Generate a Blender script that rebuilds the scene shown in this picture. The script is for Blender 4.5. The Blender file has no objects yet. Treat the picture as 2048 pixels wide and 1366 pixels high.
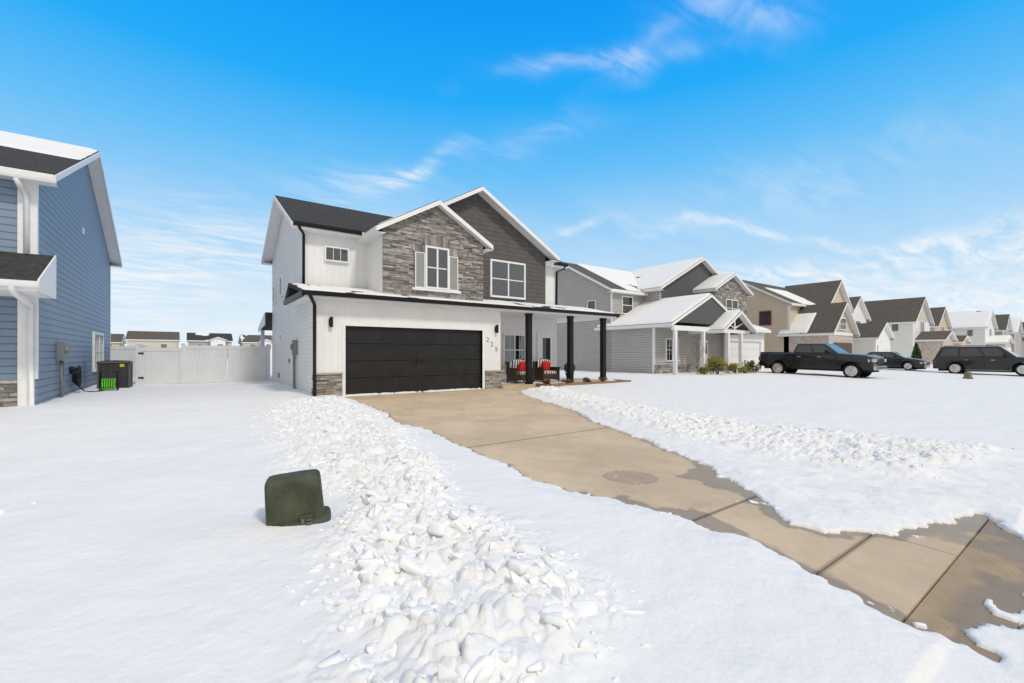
import bpy,bmesh,math,random
import numpy as np
from mathutils import Vector,Matrix
random.seed(7); rng=np.random.default_rng(7)
S=bpy.context.scene; COL=S.collection
R=random.uniform
# ------------------------------------------------------------ nodes / materials
class NT:
    def __init__(s,nt): s.nt=nt; nt.nodes.clear()
    def n(s,t,**k):
        x=s.nt.nodes.new(t)
        for a,b in k.items(): setattr(x,a,b)
        return x
    def l(s,a,b): s.nt.links.new(a,b)
    def put(s,v,inp):
        if isinstance(v,bpy.types.NodeSocket): s.l(v,inp)
        else: inp.default_value=v
    def m(s,op,a,b=0.0,c=0.0,clamp=False):
        x=s.n('ShaderNodeMath',operation=op,use_clamp=clamp)
        s.put(a,x.inputs[0]); s.put(b,x.inputs[1]); s.put(c,x.inputs[2]); return x.outputs[0]
    def vm(s,op,a,b=(0,0,0)):
        x=s.n('ShaderNodeVectorMath',operation=op); s.put(a,x.inputs[0]); s.put(b,x.inputs[1])
        return x.outputs['Value'] if op=='DOT_PRODUCT' else x.outputs[0]
    def noise(s,vec,scale,detail=4,rough=.55,dist=0):
        x=s.n('ShaderNodeTexNoise'); s.l(vec,x.inputs['Vector'])
        x.inputs['Scale'].default_value=scale; x.inputs['Detail'].default_value=detail
        x.inputs['Roughness'].default_value=rough; x.inputs['Distortion'].default_value=dist
        return x.outputs['Fac']
    def mix(s,f,a,b,bt='MIX'):
        x=s.n('ShaderNodeMix',data_type='RGBA',blend_type=bt); s.put(f,x.inputs[0])
        s.put(a if isinstance(a,bpy.types.NodeSocket) else (*a[:3],1),x.inputs[6])
        s.put(b if isinstance(b,bpy.types.NodeSocket) else (*b[:3],1),x.inputs[7]); return x.outputs[2]
    def sstep(s,v,a,b):
        x=s.n('ShaderNodeMapRange',interpolation_type='SMOOTHSTEP'); s.put(v,x.inputs[0])
        x.inputs[1].default_value=a; x.inputs[2].default_value=b; return x.outputs[0]
MATS={}
def pmat(name,col,rough=.6,var=.12,scale=3,bump=0.,bscale=60,pat=None,metal=0.,spec=.4,coat=0.,attr=None,dirt=0.):
    if name in MATS: return MATS[name]
    mt=bpy.data.materials.new(name); mt.use_nodes=True; t=NT(mt.node_tree)
    out=t.n('ShaderNodeOutputMaterial'); p=t.n('ShaderNodeBsdfPrincipled'); t.l(p.outputs[0],out.inputs[0])
    geo=t.n('ShaderNodeNewGeometry'); pos=geo.outputs['Position']
    f=t.noise(pos,scale,3)
    c=t.mix(t.sstep(f,.3,.7),[x*(1-var) for x in col],[min(1,x*(1+var)) for x in col])
    if attr:
        at=t.n('ShaderNodeVertexColor',layer_name=attr)
        c=t.mix(1.,at.outputs[0],t.mix(t.sstep(f,.3,.7),(1-var,)*3,(1,)*3),'MULTIPLY')
        fine=t.noise(pos,28,5,.7); c=t.mix(1.,c,t.mix(fine,(.6,.6,.6),(1.25,1.22,1.2)),'MULTIPLY')
    sep=t.n('ShaderNodeSeparateXYZ'); t.l(pos,sep.inputs[0]); X,Y,Z=sep.outputs
    h=None; dist=.01
    if pat:
        kind,per,dist=pat
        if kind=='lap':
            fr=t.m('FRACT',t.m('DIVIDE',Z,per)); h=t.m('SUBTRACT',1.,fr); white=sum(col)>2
            lap_shade=t.sstep(fr,.86 if white else .74,1.0); c=t.mix(t.m('MULTIPLY',lap_shade,.38 if white else .85),c,[x*.3 for x in col])  # shade under each lap painted into the siding colour as a dark band
        elif kind=='vert':
            fr=t.m('FRACT',t.m('DIVIDE',t.m('ADD',X,Y),per)); h=t.sstep(t.m('ABSOLUTE',t.m('SUBTRACT',fr,.5)),.44,.48)
            c=t.mix(t.m('MULTIPLY',h,.06),c,[x*.6 for x in col])
        elif kind=='shake':
            row=t.m('DIVIDE',Z,per); fl=t.m('FLOOR',row)
            wn=t.n('ShaderNodeTexWhiteNoise',noise_dimensions='1D'); t.l(fl,wn.inputs['W'])
            cx=t.m('ADD',t.m('DIVIDE',t.m('ADD',X,Y),per*.9),t.m('MULTIPLY',wn.outputs[0],7.))
            wn2=t.n('ShaderNodeTexWhiteNoise',noise_dimensions='2D'); cb=t.n('ShaderNodeCombineXYZ')
            t.l(t.m('FLOOR',cx),cb.inputs[0]); t.l(fl,cb.inputs[1]); t.l(cb.outputs[0],wn2.inputs['Vector'])
            gap=t.sstep(t.m('ABSOLUTE',t.m('SUBTRACT',t.m('FRACT',cx),.5)),.46,.5)
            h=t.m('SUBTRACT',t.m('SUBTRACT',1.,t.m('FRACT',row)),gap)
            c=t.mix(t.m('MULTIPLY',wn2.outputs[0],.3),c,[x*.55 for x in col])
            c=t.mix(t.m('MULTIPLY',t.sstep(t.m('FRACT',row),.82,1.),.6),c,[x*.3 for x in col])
    if dirt>0:
        d=t.m('MULTIPLY',t.sstep(t.noise(pos,1.8,6,.75),.42,.72),dirt); c=t.mix(d,c,[x*.8+.05 for x in col])
    bn=None
    if h is not None:
        b=t.n('ShaderNodeBump'); b.inputs['Strength'].default_value=1.; b.inputs['Distance'].default_value=dist
        t.l(h,b.inputs['Height']); bn=b.outputs[0]
    if bump>0:
        b=t.n('ShaderNodeBump'); b.inputs['Strength'].default_value=.6; b.inputs['Distance'].default_value=bump
        t.l(t.noise(pos,bscale,4,.6),b.inputs['Height'])
        if bn is not None: t.l(bn,b.inputs['Normal'])
        bn=b.outputs[0]
    if bn is not None: t.l(bn,p.inputs['Normal'])
    t.l(c,p.inputs['Base Color'])
    r=t.m('ADD',rough-.07,t.m('MULTIPLY',f,.14)); t.l(r,p.inputs['Roughness'])
    p.inputs['Metallic'].default_value=metal; p.inputs['Specular IOR Level'].default_value=spec; p.inputs['Coat Weight'].default_value=coat
    p.inputs['Coat Roughness'].default_value=.05
    MATS[name]=mt; return mt
def glassmat(name,tint=(.62,.64,.66),refl=.08):
    mt=bpy.data.materials.new(name); mt.use_nodes=True; t=NT(mt.node_tree)
    out=t.n('ShaderNodeOutputMaterial'); tr=t.n('ShaderNodeBsdfTransparent'); gl=t.n('ShaderNodeBsdfGlossy')
    tr.inputs[0].default_value=(*tint,1); gl.inputs[0].default_value=(.9,.95,1,1); gl.inputs['Roughness'].default_value=.03
    fr=t.n('ShaderNodeFresnel'); fr.inputs[0].default_value=1.5
    geo=t.n('ShaderNodeNewGeometry')
    b=t.n('ShaderNodeBump'); b.inputs['Distance'].default_value=.004; t.l(t.noise(geo.outputs['Position'],1.6,2),b.inputs['Height']); t.l(b.outputs[0],gl.inputs['Normal'])
    mx=t.n('ShaderNodeMixShader'); t.l(t.m('ADD',fr.outputs[0],refl,clamp=True),mx.inputs[0]); t.l(tr.outputs[0],mx.inputs[1]); t.l(gl.outputs[0],mx.inputs[2]); t.l(mx.outputs[0],out.inputs[0])
    return mt
def blindmat():
    mt=bpy.data.materials.new('window_blind'); mt.use_nodes=True; t=NT(mt.node_tree)
    out=t.n('ShaderNodeOutputMaterial'); p=t.n('ShaderNodeBsdfPrincipled'); t.l(p.outputs[0],out.inputs[0])
    geo=t.n('ShaderNodeNewGeometry'); sep=t.n('ShaderNodeSeparateXYZ'); t.l(geo.outputs['Position'],sep.inputs[0])
    fr=t.m('FRACT',t.m('DIVIDE',sep.outputs[2],.055)); s_=t.sstep(t.m('ABSOLUTE',t.m('SUBTRACT',fr,.5)),.15,.3)
    c=t.mix(s_,(.42,.43,.43),(.05,.055,.055)); t.l(c,p.inputs['Base Color']); return mt
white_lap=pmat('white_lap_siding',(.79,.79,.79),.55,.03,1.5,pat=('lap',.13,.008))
white_vert=pmat('white_vertical_siding',(.79,.79,.79),.55,.03,1.5,pat=('vert',.2,.004))
white_trim=pmat('white_trim',(.8,.8,.8),.45,.03,4)
gray_shake=pmat('taupe_shake_siding',(.108,.100,.097),.7,.10,3,pat=('shake',.18,.014))
shingle=pmat('dark_roof_shingle',(.048,.045,.042),.9,.35,9,bump=.01,bscale=80,pat=('shake',.075,.008))
shingle2=pmat('brown_roof_shingle',(.115,.10,.085),.9,.3,9,bump=.01,bscale=80,pat=('shake',.075,.008))
black_metal=pmat('black_painted_metal',(.01,.01,.011),.4,.1,4,spec=.25)
black_door=pmat('black_garage_door_paint',(.018,.017,.017),.45,.15,3,bump=.0015,bscale=140,spec=.3)
stone_m=pmat('ledger_stone',(.3,.27,.24),.85,.3,6,bump=.012,bscale=35,attr='Col')
stone_back=pmat('stone_mortar',(.06,.055,.05),.95,.2,8)
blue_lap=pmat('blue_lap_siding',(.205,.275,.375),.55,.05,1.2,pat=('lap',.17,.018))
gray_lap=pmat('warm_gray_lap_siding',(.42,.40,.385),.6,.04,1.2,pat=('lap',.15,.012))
gray_lap_d=pmat('charcoal_vertical_siding',(.085,.088,.092),.6,.06,1.2,pat=('vert',.25,.01))
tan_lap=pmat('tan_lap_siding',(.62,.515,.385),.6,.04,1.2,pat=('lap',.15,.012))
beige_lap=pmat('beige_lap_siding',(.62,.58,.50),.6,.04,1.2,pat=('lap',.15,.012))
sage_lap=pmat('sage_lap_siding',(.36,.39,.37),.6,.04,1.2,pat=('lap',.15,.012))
brick_m=pmat('light_brick_siding',(.60,.51,.46),.8,.2,5,pat=('shake',.09,.006))
vinyl=pmat('white_vinyl_fence',(.70,.705,.715),.45,.03,2)
blind=blindmat(); glass=glassmat('window_glass'); darkglass=pmat('dark_tinted_glass',(.035,.042,.048),.06,.1,2,spec=.5,coat=.6)
farglass=pmat('shaded_house_glass',(.16,.17,.18),.2,.2,2,spec=.5)
dark_in=pmat('dark_room_interior',(.02,.02,.022),.8)
shutter_m=pmat('light_gray_shutter',(.46,.46,.455),.6,.05,3)
tyre_m=pmat('tyre_rubber',(.012,.012,.012),.85,.2,10,bump=.003,spec=.2)
rim_m=pmat('alloy_rim',(.6,.6,.61),.25,.1,6,metal=.7)
chrome=pmat('chrome_trim',(.6,.6,.62),.15,.05,4,metal=1.)
lamp_m=pmat('clear_headlamp',(.6,.62,.65),.1,.1,20,coat=1)
red_m=pmat('red_tail_lamp',(.35,.01,.01),.2,.1,20,coat=1)
gray_metal=pmat('gray_utility_metal',(.2,.21,.22),.5,.1,6)
def snowmat(name,k=1.,fs=22,add=0.):
    mt=bpy.data.materials.new(name); mt.use_nodes=True; t=NT(mt.node_tree)
    out=t.n('ShaderNodeOutputMaterial'); p=t.n('ShaderNodeBsdfPrincipled'); t.l(p.outputs[0],out.inputs[0])
    geo=t.n('ShaderNodeNewGeometry'); pos=geo.outputs['Position']
    c=t.mix(t.noise(pos,1.2,4),(.76+add,.765+add,.775+add),(.84+add,.84+add,.84+add)); t.l(c,p.inputs['Base Color'])
    p.inputs['Roughness'].default_value=.75; p.inputs['Specular IOR Level'].default_value=.2
    b=t.n('ShaderNodeBump'); b.inputs['Strength'].default_value=.5; b.inputs['Distance'].default_value=.014*k; t.l(t.noise(pos,fs,5,.65),b.inputs['Height'])
    b2=t.n('ShaderNodeBump'); b2.inputs['Strength'].default_value=.5; b2.inputs['Distance'].default_value=.04*k; t.l(t.noise(pos,3.5,3,.6),b2.inputs['Height']); t.l(b.outputs[0],b2.inputs['Normal'])
    t.l(b2.outputs[0],p.inputs['Normal'])
    return mt
snow_m=snowmat('fresh_snow'); chunk_m=snowmat('broken_snow',.6,45,.07)
# ------------------------------------------------------------ mesh builder
WL={}
def thing(name,label,cat,loc=(0,0,0),group=None):
    o=bpy.data.objects.new(name,None); o.empty_display_size=.2; COL.objects.link(o); o.location=loc
    o['label']=label; o['category']=cat
    if group:o['group']=group
    WL[o.name]=Vector(loc); return o
class MB:
    def __init__(s): s.v=[];s.f=[];s.m=[];s.c=[];s.pc=[]
    def add(s,vs,fs,m=0,c=None):
        o=len(s.v); s.pc.append((o,len(vs),len(s.f),len(fs))); s.v+=[tuple(v) for v in vs]; s.f+=[[i+o for i in f] for f in fs]; s.m+=[m]*len(fs); s.c+=[c]*len(fs)
    def box(s,x0,x1,y0,y1,z0,z1,m=0,c=None):
        if x0>x1:x0,x1=x1,x0
        if y0>y1:y0,y1=y1,y0
        s.add([(x0,y0,z0),(x1,y0,z0),(x1,y1,z0),(x0,y1,z0),(x0,y0,z1),(x1,y0,z1),(x1,y1,z1),(x0,y1,z1)],
          [(0,3,2,1),(4,5,6,7),(0,1,5,4),(1,2,6,5),(2,3,7,6),(3,0,4,7)],m,c)
    def prism(s,poly,ax,a,b,m=0):
        n=len(poly)
        def P(q,w):
            return {'x':(w,q[0],q[1]),'y':(q[0],w,q[1]),'z':(q[0],q[1],w)}[ax]
        s.add([P(q,a) for q in poly]+[P(q,b) for q in poly],[list(range(n)),list(range(2*n-1,n-1,-1))]+[(i,i+n,(i+1)%n+n,(i+1)%n) for i in range(n)],m)
    def tube(s,pts,r,n=8,m=0):
        pts=[Vector(p) for p in pts]; rs=r if isinstance(r,(list,tuple)) else [r]*len(pts); vs=[]
        for i,p in enumerate(pts):
            t=(pts[min(i+1,len(pts)-1)]-pts[max(i-1,0)]).normalized()
            u=t.cross(Vector((0,0,1)) if abs(t.z)<.9 else Vector((1,0,0))).normalized(); w=t.cross(u)
            for k in range(n):
                a=2*math.pi*k/n; vs.append(p+rs[i]*(math.cos(a)*u+math.sin(a)*w))
        fs=[(i*n+k,i*n+(k+1)%n,(i+1)*n+(k+1)%n,(i+1)*n+k) for i in range(len(pts)-1) for k in range(n)]
        fs+=[list(range(n)),list(range((len(pts)-1)*n,len(pts)*n))]; s.add(vs,fs,m)
    def hexa(s,a,b,m=0):
        s.add(list(a)+list(b),[(0,3,2,1),(4,5,6,7),(0,1,5,4),(1,2,6,5),(2,3,7,6),(3,0,4,7)],m)
    def loft(s,rings,m=0):
        n=len(rings[0]); vs=[p for r in rings for p in r]
        fs=[(i*n+k,i*n+(k+1)%n,(i+1)*n+(k+1)%n,(i+1)*n+k) for i in range(len(rings)-1) for k in range(n)]
        fs+=[list(range(n)),list(range((len(rings)-1)*n,len(rings)*n))]; s.add(vs,fs,m)
    def split(s,name,parent,mats,**k):
        for (o,n,f0,fn) in s.pc:
            q=MB(); q.add(s.v[o:o+n],[[i-o for i in f] for f in s.f[f0:f0+fn]],s.m[f0]); q.build(name,parent,mats,**k)
    def build(s,name,parent,mats,smooth=False,bevel=0,label=None,kind=None,recalc=True):
        me=bpy.data.meshes.new(name); V=np.array(s.v,float); c=(V.min(0)+V.max(0))/2
        top=parent is None
        if top: c[2]=V.min(0)[2]
        V=V-c; me.from_pydata(V.tolist(),[],s.f)
        if not isinstance(mats,(list,tuple)): mats=[mats]
        for q in mats: me.materials.append(q)
        me.polygons.foreach_set('material_index',s.m)
        if smooth: me.polygons.foreach_set('use_smooth',[True]*len(s.f))
        if s.c and s.c[0] is not None:
            ca=me.color_attributes.new('Col','FLOAT_COLOR','CORNER'); d=[]
            for f,cc in zip(s.f,s.c): d+=[*cc,1.]*len(f)
            ca.data.foreach_set('color',d)
        if recalc:
            bm=bmesh.new(); bm.from_mesh(me); bmesh.ops.recalc_face_normals(bm,faces=bm.faces); bm.to_mesh(me); bm.free()
        me.update()
        o=bpy.data.objects.new(name,me); COL.objects.link(o)
        if parent is not None:
            o.parent=parent; o.location=Vector(c)-WL[parent.name]
        else: o.location=c
        WL[o.name]=Vector(c)
        if bevel:
            b=o.modifiers.new('bevel','BEVEL'); b.width=bevel; b.segments=2; b.limit_method='ANGLE'; b.angle_limit=.6
        if label:o['label']=label
        if kind:o['kind']=kind
        return o
def npmesh(name,V,F,mats,smooth=True):
    me=bpy.data.meshes.new(name); me.vertices.add(len(V)); me.vertices.foreach_set('co',np.asarray(V,np.float32).ravel())
    k=F.shape[1]; me.loops.add(F.size); me.loops.foreach_set('vertex_index',F.ravel().astype(np.int32))
    me.polygons.add(len(F)); me.polygons.foreach_set('loop_start',np.arange(0,F.size,k,dtype=np.int32)); me.polygons.foreach_set('loop_total',np.full(len(F),k,np.int32))
    me.polygons.foreach_set('use_smooth',np.full(len(F),smooth)); 
    for q in mats: me.materials.append(q)
    me.update(calc_edges=True); me.validate(); return me
# ------------------------------------------------------------ noise
def h2(ix,iy,sd): 
    a=np.sin(ix*127.1+iy*311.7+sd*74.7)*43758.5453; return a-np.floor(a)
def vn(x,y,sd=0):
    ix=np.floor(x);iy=np.floor(y);fx=x-ix;fy=y-iy;fx=fx*fx*(3-2*fx);fy=fy*fy*(3-2*fy)
    return (h2(ix,iy,sd)*(1-fx)+h2(ix+1,iy,sd)*fx)*(1-fy)+(h2(ix,iy+1,sd)*(1-fx)+h2(ix+1,iy+1,sd)*fx)*fy
def fbm(x,y,sd=0,o=4):
    s=0;a=.5;t=0
    for i in range(o): s=s+a*vn(x*2**i+i*13.7,y*2**i+i*7.3,sd+i); t+=a; a*=.5
    return s/t
def ss(x,a,b):
    t=np.clip((x-a)/(b-a),0,1); return t*t*(3-2*t)
def cells(x,y,sd):
    ix=np.floor(x);iy=np.floor(y); b1=np.full(x.shape,9.);b2=np.full(x.shape,9.);hh=np.zeros(x.shape)
    for i in (-1,0,1):
        for j in (-1,0,1):
            cx=ix+i;cy=iy+j; px=cx+h2(cx,cy,sd);py=cy+h2(cx,cy,sd+1); d=(x-px)**2+(y-py)**2
            n=d<b1; b2=np.where(n,b1,np.minimum(b2,d)); hv=h2(cx,cy,sd+2); ax=h2(cx,cy,sd+3)-.5; ay=h2(cx,cy,sd+4)-.5
            hh=np.where(n,hv+(x-px)*ax*1.6+(y-py)*ay*1.6,hh); b1=np.where(n,d,b1)
    e=np.sqrt(b2)-np.sqrt(b1); return hh*ss(e,0,.3)
# ------------------------------------------------------------ terrain
def g(y): return -.027*(13.8-np.clip(y,0,13.8))
EXP=np.array([(3.72,13.75),(3.77,10.7),(3.44,8.6),(3.68,7.74),(3.6,6.43),(3.545,5.19),(3.45,4.29),(3.545,3.68),(3.68,3.21),(3.83,2.7),(3.91,2.42),(3.94,2.01),(3.8,1.51),(3.69,1.126),(3.586,.858),(3.565,.669),(3.52,.4),(3.54,.1),(3.3,-.7),(3.,-1.2),(6.6,-1.2),(6.1,-.5),(5.9,.1),(6.03,.546),(6.3,.69),(6.52,.886),(5.72,1.145),(5.18,1.24),(4.97,1.44),(4.66,1.61),(4.53,1.935),(4.93,2.13),(5.25,2.56),(5.68,3.23),(6.06,3.92),(6.38,4.69),(6.7,5.73),(7.09,6.75),(7.87,8.17),(8.16,9.26),(8.6,10.9),(9.22,12.3),(11.2,12.75),(11.3,13.75)])
def sdpoly(x,y,P):
    d=np.full(x.shape,1e9); ins=np.zeros(x.shape,bool)
    for i in range(len(P)):
        ax,ay=P[i]; bx,by=P[(i+1)%len(P)]; ex,ey=bx-ax,by-ay
        t=np.clip(((x-ax)*ex+(y-ay)*ey)/(ex*ex+ey*ey),0,1); d=np.minimum(d,(x-ax-t*ex)**2+(y-ay-t*ey)**2)
        cnd=((ay>y)!=(by>y)); xi=(bx-ax)*(y-ay)/((by-ay) if by!=ay else 1e-9)+ax; ins^=cnd&(x<xi)
    d=np.sqrt(d); return np.where(ins,-d,d)
def sdexp(x,y):
    sd=np.full(x.shape,50.)
    m=(x>0)&(x<14)&(y<15)&(y>-3)
    if m.any():
        xx=x[m];yy=y[m]
        q=sdpoly(xx,yy,EXP)+.22*(fbm(xx*2.2,yy*2.2,3)-.5)+.17*(fbm(xx*9,yy*9,5)-.5)
        sl=(fbm(xx*2.6+5,yy*4.2,51,5)-.5+.35*ss(-yy,-.5,-.25)-.17)*.5
        sd[m]=np.where(yy<.6,np.maximum(q,sl),q)
    st=np.maximum(y+1.,-7-y)+.4*(fbm(x*.8,y*.8,9)-.5)
    return np.minimum(sd,st)
LB=np.array([(.75,1.3),(1.5,1.45),(2.05,1.75),(2.2,2.5),(2.3,3.2),(2.4,4.2),(2.8,6.),(3.1,8.),(3.3,10.5),(3.4,12.6),(1.9,12.7),(1.25,10.5),(1.05,8.),(.95,6.),(1.0,5.),(1.2,4.3),(.8,3.6),(.5,2.4),(.3,1.6)])
RB=np.array([(9.2,12.6),(8.7,10.5),(8.3,8.5),(7.6,7.2),(7.2,6.),(7.0,4.6),(7.1,3.),(7.4,1.6),(10.9,1.2),(10.2,3.),(9.6,4.6),(9.3,6.5),(9.8,8.5),(10.2,10.5),(10.8,12.4)])
def bandw(x,y):
    o=np.zeros(x.shape); m=(x>-1)&(x<12)&(y>0)&(y<14)
    if m.any():
        nz=.6*(fbm(x[m]*1.3,y[m]*1.3,15)-.5)
        a=-sdpoly(x[m],y[m],LB)+nz; b=-sdpoly(x[m],y[m],RB)+nz
        o[m]=np.maximum(ss(a,-.25,.5),.7*ss(b,-.3,.5))
    return o
def snow_z(x,y):
    x=np.asarray(x,float);y=np.asarray(y,float)
    sd=sdexp(x,y); far=ss(np.hypot(x,y),25,60)
    T=.085+.06*(fbm(x*.45,y*.45,1)-.5)+.03*(fbm(x*2.1,y*2.1,2)-.5)*(1-far)+.008*(fbm(x*9,y*9,8,3)-.5)*(1-far)
    bw=bandw(x,y); m=bw>.001
    if m.any():
        xx,yy=x[m],y[m]; wx=xx+.08*(fbm(xx*4,yy*4,61)-.5); wy=yy+.08*(fbm(xx*4,yy*4,66)-.5)
        pl=.075*cells(wx*4.2,wy*4.2,70)+.045*cells(wx*8.5+3,wy*8.5,80)+.015*cells(wx*17,wy*17+5,90)
        T[m]=T[m]+bw[m]*(.03+.09*fbm(xx*2.2,yy*2.2,11)+pl)
    rut=ss(x,4.5,5.5)*ss(-x,-12,-10.)*ss(-y,-6,-3)*ss(sd,.1,.6)
    T=T+rut*.09*(fbm(x*5,y*2.5,21)-.5)-.03*rut
    out=ss(sd,-.01,.06)**.7*(.35+.65*ss(sd,0,.45))*np.where(y<.6,.45,1)
    z=g(y)+np.where(sd>0,T*out,-.13)
    z=z+far*.5*(fbm(x*.01,y*.01,31)-.5)
    return z
def seg(a,b,st): 
    n=max(1,int(round((b-a)/st))); return np.linspace(a,b,n,endpoint=False)
xs=np.concatenate([seg(-700,-40,40),seg(-40,-3,.6),seg(-3,0,.06),seg(0,2.7,.016),seg(2.7,6.2,.026),seg(6.2,11.,.035),seg(11.,32,.15),seg(32,130,.8),np.linspace(130,900,24)])
ys=np.concatenate([seg(-400,-9,30),seg(-9,-1.5,.25),seg(-1.5,.3,.06),seg(.3,1.3,.026),seg(1.3,5.5,.017),seg(5.5,13.6,.036),seg(13.6,30,.2),seg(30,150,2),np.linspace(150,1200,24)])
XX,YY=np.meshgrid(xs,ys); ZZ=snow_z(XX.ravel(),YY.ravel())
nx,ny=len(xs),len(ys); idx=np.arange(nx*ny).reshape(ny,nx)
F=np.stack([idx[:-1,:-1],idx[:-1,1:],idx[1:,1:],idx[1:,:-1]],-1).reshape(-1,4)
V=np.stack([XX.ravel(),YY.ravel(),ZZ],-1)
go=bpy.data.objects.new('ground',npmesh('ground',V,F,[snow_m])); COL.objects.link(go); go['kind']='structure'; go['label']='snow covered lawns and ground of the street'
# ---- concrete drive
def concrete(name,base,dark,rscale,joints=()):
    mt=bpy.data.materials.new(name); mt.use_nodes=True; t=NT(mt.node_tree)
    out=t.n('ShaderNodeOutputMaterial'); p=t.n('ShaderNodeBsdfPrincipled'); t.l(p.outputs[0],out.inputs[0])
    geo=t.n('ShaderNodeNewGeometry'); pos=geo.outputs['Position']
    c=t.mix(t.sstep(t.noise(pos,.7,6,.65),.35,.65),base,[x*.82 for x in base])
    c=t.mix(t.m('MULTIPLY',t.sstep(t.noise(pos,60,2,.7),.55,.8),.25),c,dark)
    c=t.mix(t.m('MULTIPLY',t.sstep(t.noise(pos,2.6,7,.75),.48,.75),.38),c,dark)
    sep=t.n('ShaderNodeSeparateXYZ'); t.l(pos,sep.inputs[0])
    for jy in joints:
        c=t.mix(t.m('MULTIPLY',t.sstep(t.m('ABSOLUTE',t.m('SUBTRACT',sep.outputs[1],jy)),.04,.008),.55),c,[x*.4 for x in dark])
    at=t.n('ShaderNodeAttribute',attribute_name='wet'); w=at.outputs['Fac']
    wt=t.sstep(t.m('ADD',w,t.m('MULTIPLY',t.m('SUBTRACT',t.noise(pos,9,5,.7),.5),.5)),.15,.85); c=t.mix(wt,c,t.mix(1.,c,(.60,.565,.52),'MULTIPLY')); t.l(c,p.inputs['Base Color'])
    t.l(t.m('SUBTRACT',.85,t.m('MULTIPLY',wt,.6)),p.inputs['Roughness'])
    p.inputs['Specular IOR Level'].default_value=.22
    b=t.n('ShaderNodeBump'); b.inputs['Distance'].default_value=rscale; t.l(t.noise(pos,90,4,.7),b.inputs['Height'])
    t.l(t.m('SUBTRACT',.7,t.m('MULTIPLY',wt,.5)),b.inputs['Strength']); t.l(b.outputs[0],p.inputs['Normal'])
    return mt
conc=concrete('tan_concrete',(.63,.505,.365),(.31,.23,.155),.003,(6.2,2.46,1.36)); gut=concrete('rough_gutter_concrete',(.52,.395,.27),(.19,.13,.08),.018)
asph=concrete('wet_asphalt',(.30,.285,.26),(.12,.11,.095),.018)
def wetf(x,y):
    sd=-sdexp(x,y)
    wd=.03+.8*np.clip(fbm(x*1.3,y*1.3,41)-.5,0,1)*2*ss(-y,-6.5,-3.5)+.05*ss(-y,-2.6,-1.4)
    e=ss(wd-sd+.07*(fbm(x*7,y*7,44)-.5),-.07,.06)
    c,s_=.81,-.586; dx=x-4.55;dy=y-3.73; a=dx*c+dy*s_; b=-dx*s_+dy*c
    rr_=np.sqrt((a/.34)**2+(b/.30)**2)+.25*(fbm(x*4,y*4,46)-.5); pud=ss(-rr_,-1.05,-.95)*.5+.35*ss(-np.abs(rr_-.97),-.06,-.01)
    big=ss(fbm(x*1.1+3,y*1.1,48)-.58,-.03,.07)*ss(-y,-3.4,-2.2)*.75
    mud=ss(fbm(x*2.2,y*3,49)-.45,-.05,.07)*ss(-y,-.85,-.6)*.8
    return np.clip(np.maximum.reduce([e,pud,big,mud]),0,1)
def slabs(name,rects,mat,z_off,label,st=.04):
    Vs=[];Fs=[];W=[];o=0
    for (x0,x1,y0,y1) in rects:
        a=np.linspace(x0,x1,max(2,int((x1-x0)/st)));b=np.linspace(y0,y1,max(2,int((y1-y0)/st)))
        A,B=np.meshgrid(a,b); Z=g(B)+z_off; w=wetf(A.ravel(),B.ravel())
        v=np.stack([A.ravel(),B.ravel(),Z.ravel()],-1); n,m=len(a),len(b); I=np.arange(n*m).reshape(m,n)
        f=np.stack([I[:-1,:-1],I[:-1,1:],I[1:,1:],I[1:,:-1]],-1).reshape(-1,4)
        rim=np.concatenate([I[0,:],I[1:,-1],I[-1,-2::-1],I[-2:0:-1,0]]); v2=v[rim].copy(); v2[:,2]-=.06
        k=len(rim); J=np.arange(k)+n*m; f2=np.stack([rim,J,np.roll(J,-1),np.roll(rim,-1)],-1)
        Vs+=[v,v2];Fs.append(np.concatenate([f,f2])+o);W+=[w,w[rim]];o+=len(v)+k
    me=npmesh(name,np.concatenate(Vs),np.concatenate(Fs),[mat],False)
    at=me.attributes.new('wet','FLOAT','POINT'); at.data.foreach_set('value',np.concatenate(W).astype(np.float32))
    ob=bpy.data.objects.new(name,me); COL.objects.link(ob); ob['kind']='structure'; ob['label']=label; return ob
J=.006
slabs('driveway',[(3.2,9.3,6.2+J,13.83),(3.2,9.3,2.46+J,6.2-J),(3.2,9.3,1.36+J,2.46-J),(9.3+2*J,11.4,12.4,13.7)],conc,0,'tan concrete driveway with wet patches')
slabs('pavement',[(3.0,5.1-J,.82+J,1.36-J),(5.1+J,9.6,.82+J,1.36-J),(-20,3.0-J,.82+J,1.36-J),(9.6+J,30,.82+J,1.36-J)],conc,0,'concrete footpath crossing the driveway')
slabs('gutter',[(2.6,7.,.40,.82-J)],gut,-.01,'rough wet concrete gutter apron')
slabs('road_patch',[(2.6,8.,-1.5,.39)],asph,-.016,'slushy wet asphalt at the driveway mouth')
m=MB(); m.box(-200,400,-8.,.9,-.6,-.399); m.build('road',None,asph,kind='structure',label='wet slushy asphalt road')
m=MB(); m.prism([(.5,-.45),(13.7,-.094),(13.7,-.6),(.5,-.6)],'x',2.5,11.5); 
m.build('joint_soil',None,pmat('dark_joint_soil',(.03,.025,.02),.95),kind='structure',label='dark soil under the concrete joints')
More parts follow.
